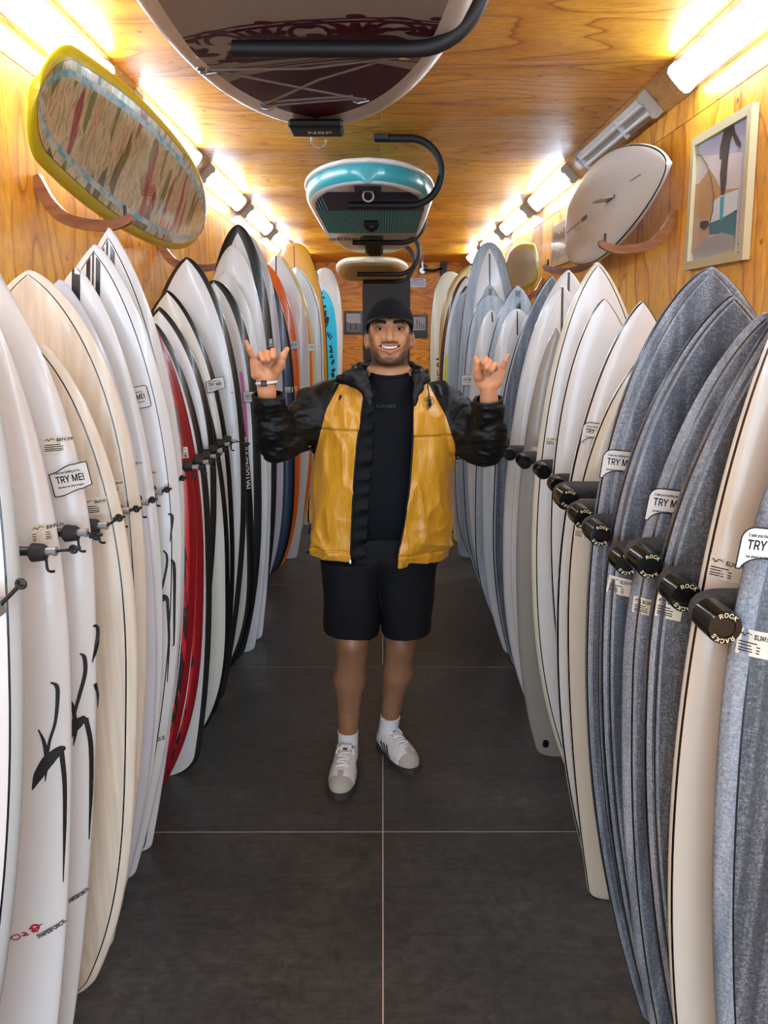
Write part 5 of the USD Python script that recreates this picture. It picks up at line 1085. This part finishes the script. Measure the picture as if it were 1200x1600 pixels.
ring = [j for j in range(25)] + [i * 25 + 24 for i in range(1, 9)] + [8 * 25 + j for j in range(23, -1, -1)] + [i * 25 for i in range(7, 0, -1)]
for k in range(len(ring)):
    a, b = ring[k], ring[(k + 1) % len(ring)]; F += [[a, b, n0 + b], [a, n0 + b, n0 + a]]
bm = trimesh.Trimesh(V, F, process=False); trimesh.repair.fix_normals(bm); obj('brim', bm, MATS['cap_cloth'], cap, smooth=40)
obj('cap_button', lathe([(0, .006), (.005, .004), (.007, 0), (0, 0)], hp(0, .012, 1.7225), (0, 0, 1), 12), MATS['cap_cloth'], cap, smooth=60)
# shirt
plain('dull_ink', (.055, .055, .06), .7)
TS_ = Field().ell((.012, 2.705, 1.31), (.195, .122, .155)).ell((.005, 2.70, 1.08), (.185, .138, .30), .06)
TS_.cone((LX, 2.716, 1.38), (LX, 2.716, 1.462), .115, .070, .02)
for s in (-1, 1): TS_.cone((.012 + s * .05, 2.715, 1.425), (.012 + s * .17, 2.715, 1.375), .042, .05, .05)
D, lo, ax = TS_.grid((-.24, 2.53, .80), (.26, 2.86, 1.50), .005); X, Y, Z = np.meshgrid(*ax, indexing='ij', sparse=True)
wr = meshkit.fbm(np.stack(np.broadcast_arrays(X * 9, Y * 9, Z * 5), -1), 3, 4).astype(np.float32)
D = D + .012 * (wr - .5); nk = np.sqrt((X - LX)**2 + (Y - 2.716)**2) - .0665
D = np.maximum(np.maximum(D, .855 - Z), -(np.maximum(nk, 1.425 - Z)))
D = np.maximum(D, Z - (1.470 + .21 * (Y - 2.716)))
shirt = obj('t_shirt', nets(D, lo, .005), MATS['tee_cloth'], man, smooth=60)
cz = lambda a: 1.472 + .015 * np.sin(a)
ph = np.linspace(0, 2 * np.pi, 41)
obj('collar', tube(np.c_[LX + .0675 * np.cos(ph), 2.716 + .0705 * np.sin(ph), cz(ph)], .0085, 8, False), MATS['tee_cloth'], shirt, smooth=60)
tx = meshkit.text_mesh('FUTURES', .009, .0006, False); tx.vertices[:, 0] *= .062 / np.ptp(tx.vertices[:, 0]); obj('lettering', frame(tx, np.array(at(588, 637, 2.575)), [1, 0, 0], [0, 0, 1], [0, -1, 0]), MATS['dull_ink'], shirt)
# shorts
noisy('short_cloth', (.0032, .0034, .0045), (.0055, .0056, .0068), (120, 120, 120), 1, .3, .7, .8, specular_ior_level=.2)
def leg(cx, cy, a0, a1, b0, b1, zt, zb):
    def f(X, Y, Z):
        t = np.clip((Z - zb) / (zt - zb), 0, 1); a = a1 + (a0 - a1) * t; b = b1 + (b0 - b1) * t
        F_ = (np.abs((X - cx) / a)**2.6 + np.abs((Y - cy) / b)**2.6)**(1 / 2.6); return np.maximum((F_ - 1) * np.minimum(a, b), Z - zt)
    return f
SH = Field().add(leg(-.116, 2.665, .104, .103, .135, .120, .82, .54), (-.24, 2.5, .5), (.01, 2.82, .84), .02).add(leg(.087, 2.690, .112, .089, .130, .112, .82, .53), (-.02, 2.5, .5), (.22, 2.84, .84), .012).ell((-.008, 2.70, .86), (.205, .142, .12), .05)
D, lo, ax = SH.grid((-.25, 2.48, .49), (.23, 2.88, .92), .0045); X, Y, Z = np.meshgrid(*ax, indexing='ij', sparse=True)
wr = meshkit.fbm(np.stack(np.broadcast_arrays(X * 10, Y * 10, Z * 6), -1), 3, 9).astype(np.float32); D = D + .016 * (wr - .5)
zh = np.where(X < -.006, .545 + .012 * np.abs((X + .12) / .1)**2 * np.sign(-(X + .12)) * 1.0, .530 + .006 * (X - .09) / .09)
D = np.maximum(np.maximum(D, zh - Z), Z - .905); inner = np.maximum(D + .008, Z - .60); D = np.maximum(D, -np.where(Z < .60, D + .012 + 0 * Z, 1.0) * (Z < .598) - (Z >= .598))
obj('shorts', nets(D, lo, .0045), MATS['short_cloth'], man, smooth=60)
# jacket
def pl(zs, vs): return lambda Z: np.interp(Z, zs, vs)
JA, JB, JC = pl([.8, 1.0, 1.2, 1.30, 1.40, 1.47], [.246, .253, .252, .235, .165, .09]), pl([.8, 1.0, 1.2, 1.35, 1.42, 1.47], [.158, .166, .160, .138, .110, .085]), pl([.8, 1.0, 1.2, 1.4], [-.0125, -.004, .010, .014])
def jt(X, Y, Z):
    a, b, c = JA(Z), JB(Z), JC(Z); F_ = (np.abs((X - c) / a)**2.3 + np.abs((Y - 2.70) / b)**2.3)**(1 / 2.3); return (F_ - 1) * np.minimum(a, b) * 1.1
ARM = {-1: [(-.165, 2.715, 1.385), (-.225, 2.705, 1.345), (-.315, 2.64, 1.275), (-.360, 2.60, 1.245), (-.368, 2.565, 1.30), (-.372, 2.525, 1.385), (-.371, 2.518, 1.412)], 1: [(.19, 2.715, 1.375), (.245, 2.705, 1.325), (.315, 2.64, 1.255), (.350, 2.60, 1.228), (.352, 2.565, 1.28), (.346, 2.525, 1.372), (.3455, 2.518, 1.398)]}
RAD = [.062, .078, .070, .062, .056, .046, .042]
JK = Field().add(jt, (-.27, 2.52, .78), (.28, 2.88, 1.47), .02)
for s in (-1, 1):
    for i in range(6): JK.cone(ARM[s][i], ARM[s][i + 1], RAD[i], RAD[i + 1], .035)
JH = .0035; D, lo, ax = JK.grid((-.45, 2.44, .80), (.43, 2.90, 1.50), JH); X, Y, Z = np.meshgrid(*ax, indexing='ij', sparse=True)
st3 = lambda sx, sy, sz: np.stack(np.broadcast_arrays(X * sx, Y * sy, Z * sz), -1)
arm_near = np.abs(X - .003) - (.236 - .0) > 0
rdg = lambda n_: (1 - np.abs(2 * n_ - 1))**2
w1 = rdg(meshkit.fbm(st3(17, 10, 4.2), 2, 21)).astype(np.float32); w2 = meshkit.fbm(st3(16, 16, 34), 3, 5).astype(np.float32); w3 = rdg(meshkit.fbm(st3(7, 7, 11), 2, 8)).astype(np.float32)
sl = np.clip((np.abs(X - .003) - .22) / .04, 0, 1) * np.clip((Z - 1.12) / .04, 0, 1); low = np.clip((1.0 - Z) / .12, 0, 1)
D = D + (1 - sl) * (-.017 * (w1 - .5) * (1 - .4 * low) - low * .026 * (w3 - .5)) + sl * .026 * (w2 - .5)
yz = 1.288 - .02 * (X > 0)
D = D - .0045 * np.clip((Z - yz) / .003, 0, 1) * (1 - sl) + .004 * np.exp(-((Z - yz + .003) / .0035)**2) * (1 - sl)
D = D + .005 * np.exp(-((Z - .868 + .012 * (X > 0)) / .004)**2)
gx = np.sqrt(sum(g * g for g in np.gradient(D, JH))); D = D / np.clip(gx, .6, 2.0); del gx
XLo, XRo = np.interp(ax[2], [.80, .863, 1.104, 1.234, 1.36, 1.46], [-.112, -.110, -.098, -.087, -.068, -.054])[None, None], np.interp(ax[2], [.80, .863, 1.0, 1.104, 1.25, 1.46], [.050, .053, .078, .090, .100, .106])[None, None]
D = np.maximum(D, -(D + .0085))
opening = np.maximum(np.maximum(XLo - X, X - XRo), Y - 2.70)
D = np.maximum(D, -opening)
D = np.maximum(D, .832 - .018 * (X > 0) - Z)
for s in (-1, 1):                                                       # open cuffs
    a, b = np.array(ARM[s][-2]), np.array(ARM[s][-1]); n = (b - a) / np.linalg.norm(b - a); e = (X - b[0]) * n[0] + (Y - b[1]) * n[1] + (Z - b[2]) * n[2]
    D = np.where((np.abs(X - b[0]) < .075) & (Z > 1.36), np.maximum(D, e), D)
jm = nets(D, lo, JH); jm.update_faces(np.ones(len(jm.faces), bool)); del D, w1, w2, w3, sl
comp = trimesh.graph.connected_component_labels(jm.edges[:, :2] if False else jm.edges_unique, node_count=len(jm.vertices)); keep = np.bincount(comp) > 400; fm = keep[comp[jm.faces[:, 0]]]
jv, jf, jn = jm.vertices, jm.faces[fm], meshkit.arrays(jm, True)[2]
c = jv[jf].mean(1)
def smv(v_): return v_
rl = np.interp(c[:, 2], [1.10, 1.235, 1.355, 1.45], [-.262, -.224, -.190, -.140]); rr = np.interp(c[:, 2], [1.10, 1.235, 1.33, 1.445], [.262, .246, .214, .152])
yel = (c[:, 0] > rl) & (c[:, 0] < rr) & (c[:, 2] < 1.452)
inside_ = (np.abs(jn[jf].mean(1)) > -1).any(1)
ctr = np.c_[JC(c[:, 2]), np.full(len(c), 2.70), c[:, 2]]; inward = (((c - ctr) * jn[jf].mean(1))[:, :2].sum(1) < 0)
yel &= ~(inward & ~(jn[jf].mean(1)[:, 1] < -.25))
material('yellow_nylon', {'g': ('geometry', {}), 'm': ('mapping', {'scale': (60, 60, 24)}), 'n': ('noise_texture', {'scale': 1.0, 'detail': 4, 'roughness': .55, 'distortion': .25}), 'm2': ('mapping', {'scale': (900, 900, 900)}), 'n2': ('noise_texture', {'scale': 1.0, 'detail': 1}),
    'r': ('rgb_ramp', {'ramp': [(.3, (.56, .245, .010)), (.7, (.64, .29, .015))]}), 'b': ('bump', {'strength': .5, 'distance': .005}), 'p': ('principled_bsdf', {'roughness': .36, 'specular_ior_level': .55, 'sheen_weight': .08})},
    [('g.position', 'm.vector'), ('m.vector', 'n.vector'), ('n.fac', 'r.fac'), ('r.color', 'p.base_color'), ('n.fac', 'b.height'), ('b.normal', 'p.normal')])
material('black_nylon', {'g': ('geometry', {}), 'm': ('mapping', {'scale': (24, 24, 30)}), 'n': ('noise_texture', {'scale': 1.0, 'detail': 4, 'roughness': .55, 'distortion': .6}), 'b': ('bump', {'strength': .5, 'distance': .008}), 'p': ('principled_bsdf', {'base_color': (.0045, .0045, .0050), 'roughness': .50, 'specular_ior_level': .28})},
    [('g.position', 'm.vector'), ('m.vector', 'n.vector'), ('n.fac', 'b.height'), ('b.normal', 'p.normal')])
ok = np.zeros(len(jv), np.int8); np.bitwise_or.at(ok, jf[yel].ravel(), 1); np.bitwise_or.at(ok, jf[~yel].ravel(), 2); bv = np.nonzero(ok == 3)[0]
for tab in (([1.10, 1.235, 1.355, 1.45], [-.262, -.224, -.190, -.140]), ([1.10, 1.235, 1.33, 1.445], [.262, .246, .214, .152])):
    xx = np.interp(jv[bv, 2], *tab); nb = np.abs(jv[bv, 0] - xx) < .007; jv[bv[nb], 0] = xx[nb]
def sub(fs): used, inv = np.unique(fs, return_inverse=True); return (jv[used], inv.reshape(-1, 3)), jn[used]
g, n = sub(jf[yel]); jacket = obj('jacket', g, MATS['yellow_nylon'], man, normals=n, label='yellow jacket body')
rest = jf[~yel]; cx_ = jv[rest].mean(1)
slv = ((cx_[:, 0] < np.interp(cx_[:, 2], [1.10, 1.235, 1.355, 1.45], [-.20, -.20, -.17, -.12])) | (cx_[:, 0] > np.interp(cx_[:, 2], [1.10, 1.235, 1.33, 1.445], [.21, .21, .19, .13]))) & (cx_[:, 2] > 1.10)
for k, msk in ((0, slv & (cx_[:, 0] < 0)), (1, slv & (cx_[:, 0] > 0))):
    g, n = sub(rest[msk]); obj('sleeve', g, MATS['black_nylon'], jacket, normals=n, label='black raglan sleeve')
g, n = sub(rest[~slv]); plain('lining_cloth', (.003, .003, .0035), .7, specular_ior_level=.2); obj('lining', g, MATS['lining_cloth'], jacket, normals=n)
def jfront(x, z):                                                      # front of the jacket at that spot
    a, b, c0 = float(JA(z)), float(JB(z)), float(JC(z)); return 2.70 - b * max(0.0, 1 - abs((x - c0) / a)**2.3)**(1 / 2.3)
zs = np.linspace(.84, 1.43, 60); xe = np.interp(zs, [.80, .863, 1.104, 1.234, 1.36, 1.46], [-.112, -.110, -.098, -.087, -.068, -.054])
wv = .010 * np.sin(zs * 115) + .006 * np.sin(zs * 71 + 1); rows = []
for t_ in np.linspace(0, 1, 5): rows.append(np.c_[xe + .002 + t_ * np.interp(zs, [.84, 1.2, 1.43], [.050, .052, .030]), np.array([jfront(x, q) for x, q in zip(xe, zs)]) + .004 + t_ * .012 + wv * t_ * .8, zs])
V = np.vstack(rows); V2 = V + [0, .004, 0]; F = []; nZ = len(zs)
for i in range(4):
    for j in range(nZ - 1):
        a, b, c0, d = i * nZ + j, i * nZ + j + 1, (i + 1) * nZ + j + 1, (i + 1) * nZ + j; F += [[a, c0, b], [a, d, c0]]
fc = trimesh.Trimesh(np.vstack([V, V2]), F + [[x + len(V) for x in q[::-1]] for q in F], process=False)
if fc.face_normals[:len(F), 1].mean() > 0: fc.invert()
obj('front_facing', fc, MATS['lining_cloth'], jacket, smooth=60)
for xs_, nm in ((xe, 'zip_tape'), (np.interp(zs, [.80, .863, 1.0, 1.104, 1.25, 1.46], [.050, .053, .078, .090, .100, .106]), 'zip_tape')):
    obj(nm, tube(np.c_[xs_, [jfront(x, q) - .004 for x, q in zip(xs_, zs)], zs], .0035, 8), MATS['black_nylon'], jacket, smooth=60)
q = np.array([-.112, jfront(-.112, .84) - .008, .842]); obj('zip_pull', cat(bx(q - [.004, .002, .012], q + [.004, .002, .004], .001), bx(q + [-.0025, -.0015, -.055], q + [.0025, .0015, -.028], .001)), MATS['metal'], jacket)
obj('zip_cord', tube([q + [0, 0, -.012], q + [0, 0, -.03]], .0012, 6), MATS['black_nylon'], jacket)
# hood lying round the neck
HD = Field(); W_ = lambda px, py, d: at(px, py, d)
for q in ([(530, 593, 2.60), (548, 590, 2.575), (560, 591, 2.568), (568, 603, 2.556), (575, 619, 2.548), (578, 632, 2.545)],): 
    R_ = [.014, .026, .032, .022, .013, .006]
    for i in range(5): HD.cone(W_(*q[i]), W_(*q[i + 1]), R_[i], R_[i + 1], .012, sq=(1, 1.9, 1))
HD.chain([W_(563, 586, 2.58), W_(561, 583, 2.64), (-.085, 2.72, 1.478), (-.05, 2.79, 1.482), (.03, 2.815, 1.480), (.10, 2.79, 1.476), (.125, 2.72, 1.470), W_(656, 588, 2.62)], [.014, .020, .022, .030, .034, .028, .020, .014], .02)
q = [(650, 585, 2.60), (657, 592, 2.575), (654, 606, 2.556), (649, 622, 2.548), (648, 634, 2.545)]; R_ = [.016, .022, .015, .009, .005]
for i in range(4): HD.cone(W_(*q[i]), W_(*q[i + 1]), R_[i], R_[i + 1], .012, sq=(1, 1.8, 1))
HD.cone(W_(658, 592, 2.58), W_(668, 592, 2.585), .016, .010, .01, sq=(1, 1.6, 1)).cone(W_(667, 590, 2.59), W_(667.5, 577, 2.60), .009, .004, .008)
D, lo, ax = HD.grid((-.20, 2.50, 1.32), (.22, 2.90, 1.56), .0035); X, Y, Z = np.meshgrid(*ax, indexing='ij', sparse=True)
D = D + .010 * (meshkit.fbm(np.stack(np.broadcast_arrays(X * 60, Y * 40, Z * 60), -1), 2, 3).astype(np.float32) - .5)
D = np.maximum(D, -(np.maximum(np.sqrt((X - LX)**2 + ((Y - 2.715) * .92)**2) - .0765, Y - 2.76)))
obj('hood', nets(D, lo, .0035), MATS['black_nylon'], jacket, smooth=60)
for pts in ([(527, 598), (528, 612), (530, 624)], [(669, 590), (672, 610), (673, 632)]):
    cc_ = [np.array(at(*p, 2.54)) for p in pts]; cc_ = [np.array([a[0], jfront(a[0], min(a[2], 1.42)) - .026, a[2]]) for a in cc_]
    e = cc_[-1]; obj('drawcord', cat(tube(curve(cc_, 14), .0022, 8), lathe([(0, 0), (.005, 0), (.006, .012), (.003, .018), (0, .018)], e - [0, 0, .010], (0, 0, 1), 10), tube([e - [0, 0, .008], e - [.006, .002, .020]], .0015, 6), tube([e - [0, 0, .008], e - [-.003, .002, .018]], .0015, 6)), MATS['black_nylon'], jacket, smooth=50)
ec = np.array(at(672, 629, 2.545)); ec[1] = jfront(ec[0], ec[2]) - .020
tree = shapely.union_all([Point(0, 0).buffer(.0165).difference(Point(0, 0).buffer(.0145)), sbox(-.0012, -.012, .0012, .002), Point(-.004, .003).buffer(.0045), Point(.004, .004).buffer(.0045), Point(0, .008).buffer(.004), sbox(-.008, -.0125, .008, -.0110)])
obj('tree_emblem', frame(extr(tree, .0012), ec, [1, 0, 0], [0, 0, 1], [0, -1, 0]), MATS['ink'], jacket)
for p0, p1 in (((487, 818), (483, 835)), ((690, 831), (708, 831))):
    a, b = np.array(at(*p0, 2.66)), np.array(at(*p1, 2.66)); obj('hem_toggle', tube([a, b], .005, 8), MATS['black_nylon'], jacket, smooth=50)
# shoes and socks
noisy('shoe_leather', (.62, .62, .60), (.72, .72, .70), (60, 60, 60), 1, .3, .7, .4); plain('suede', (.40, .37, .31), .85); plain('gum_sole', (.040, .030, .022), .6); noisy('sock_knit', (.55, .56, .56), (.68, .69, .69), (200, 200, 60), 1, .3, .7, .9); plain('lace', (.74, .74, .73), .8); plain('stripe_black', (.008, .008, .010), .45)
def shoe(heel, toe, ankle, lab, lean):
    heel, toe = np.array([*heel, 0.0]), np.array([*toe, 0.0]); L = np.linalg.norm(toe - heel); f = (toe - heel) / L; s = np.cross([0, 0, 1], f)
    to = lambda m: frame(m, heel, f, s, [0, 0, 1])
    o = [(.0, .022), (.012, .031), (.05, .034), (.10, .033), (.15, .041), (.19, .046), (.225, .041), (.25, .027), (.261, .010)]
    k = L / .262; pg = Polygon([(x * k, y) for x, y in o] + [(x * k, -y) for x, y in o[::-1]]).buffer(.004).simplify(.0004)
    sh = obj('shoe', to(extr(pg, .022)), MATS['gum_sole'], man, label=lab)
    U = Field().chain([(.030, 0, .040), (.085, 0, .042), (.145, 0, .036), (.190, 0, .030), (.222, 0, .027)], [.032, .034, .040, .041, .033], .03).cone((.030, 0, .06), (.040, 0, .092), .030, .031, .03).cone((.075, 0, .055), (.145, 0, .047), .034, .033, .03).cone((.06, 0, .08), (.10, 0, .068), .030, .028, .03)
    h = .0028; D, lo, ax = U.grid((-.02, -.06, .01), (.28, .06, .14), h); X, Y, Z = np.meshgrid(*ax, indexing='ij', sparse=True)
    ank = np.sqrt(((X - .048))**2 / 1.5 + Y**2) - .030
    base = np.maximum(D, .020 - Z); base = np.maximum(base, Z - (.098 - .10 * np.clip(X - .03, 0, .05)) - .2 * np.clip(X - .09, 0, 1)); up_ = np.maximum(base, -np.maximum(ank, .070 - Z))
    sc = np.diag([k, 1, 1, 1.0])
    def place(m): m = m.copy(); m.apply_transform(sc); return to(m)
    obj('upper', place(nets(up_, lo, h)), MATS['shoe_leather'], sh, smooth=60)
    cap_ = np.maximum(np.maximum(D - .0016, .020 - Z), (.222 - .30 * np.abs(Y)) - X); capm = np.maximum(cap_, Z - .085)
    obj('toe_cap', place(nets(capm, lo, h)), MATS['suede'], sh, smooth=60)
    obj('toe_tab', place(nets(np.maximum(np.maximum(D - .0020, .03 - Z), np.maximum(np.abs(Y) - .010, np.maximum(.196 - X, X - .228))), lo, h)), MATS['suede'], sh, smooth=60)
    for side in (-1, 1):
        for q in range(3):
            x0 = .094 + .022 * q; d = np.abs((X - x0) + (Z - .035) * .75) - .0062
            obj('stripe', place(nets(np.maximum(np.maximum(D - .0016, np.maximum(d, .024 - Z)), np.maximum(.019 - side * Y, Z - .066)), lo, h)), MATS['stripe_black'], sh, smooth=60)
    lc = []
    for q in range(6):
        x0 = .100 + .0150 * q; w = .018 + .0010 * q; zt = lambda yy, x0=x0: ax[2][np.nonzero(up_[int((x0 - lo[0]) / h), int(round((yy - lo[1]) / h))] < 0)[0].max()] + .001 if (up_[int((x0 - lo[0]) / h), int(round((yy - lo[1]) / h))] < 0).any() else .06
        ys = np.linspace(-w, w, 9); lc.append(tube(np.c_[x0 + .006 * ys / w * (-1)**q, ys, [zt(y) + .002 for y in ys]], .0032, 8))
    obj('laces', place(cat(*lc, tube(curve([(.092, 0, .098), (.088, .022, .104), (.104, .034, .086), (.098, .008, .098)], 16), .0026, 8), tube(curve([(.092, 0, .098), (.086, -.020, .105), (.100, -.034, .088), (.098, -.008, .098)], 16), .0026, 8))), MATS['lace'], sh, smooth=50)
    tg = bx((.076, -.021, .088), (.105, .021, .095), .003); tg.apply_transform(trimesh.transformations.rotation_matrix(.55, [0, 1, 0], (.09, 0, .09))); tg.apply_translation((-.004, 0, .012)); obj('tongue', place(tg), MATS['shoe_leather'], sh, smooth=30)
    lg = bx((.086, -.008, .1085), (.094, .008, .1095)); lg.apply_transform(trimesh.transformations.rotation_matrix(.55, [0, 1, 0], (.09, 0, .09))); obj('tongue_mark', place(lg), MATS['navy'], sh)
    an = np.array(ankle, float); b = heel + f * .045 * k
    zz_ = np.linspace(.052, an[2], 9); sm_ = tube(np.array([[*(an[:2] + np.array(lean) * (an[2] - q)), q] for q in zz_]), np.linspace(.0375, .0385, 9), 24)
    so = obj('sock', sm_, MATS['sock_knit'], man, smooth=50)
    ph = np.linspace(0, 2 * np.pi, 25); obj('cuff', tube(np.c_[an[0] + .0365 * np.cos(ph), an[1] + .0365 * np.sin(ph), an[2] - .004 + 0 * ph], .0036, 8, False), MATS['sock_knit'], so, smooth=60)
shoe((-.130, 2.672), (-.156, 2.412), (-.132, 2.646, .140), 'white low shoe with black side stripes, forward foot', (0, 0))
shoe((-.004, 2.785), (.122, 2.578), (.0285, 2.7365, .152), 'white low shoe with black side stripes, rear foot turned out', (-.12, .02))
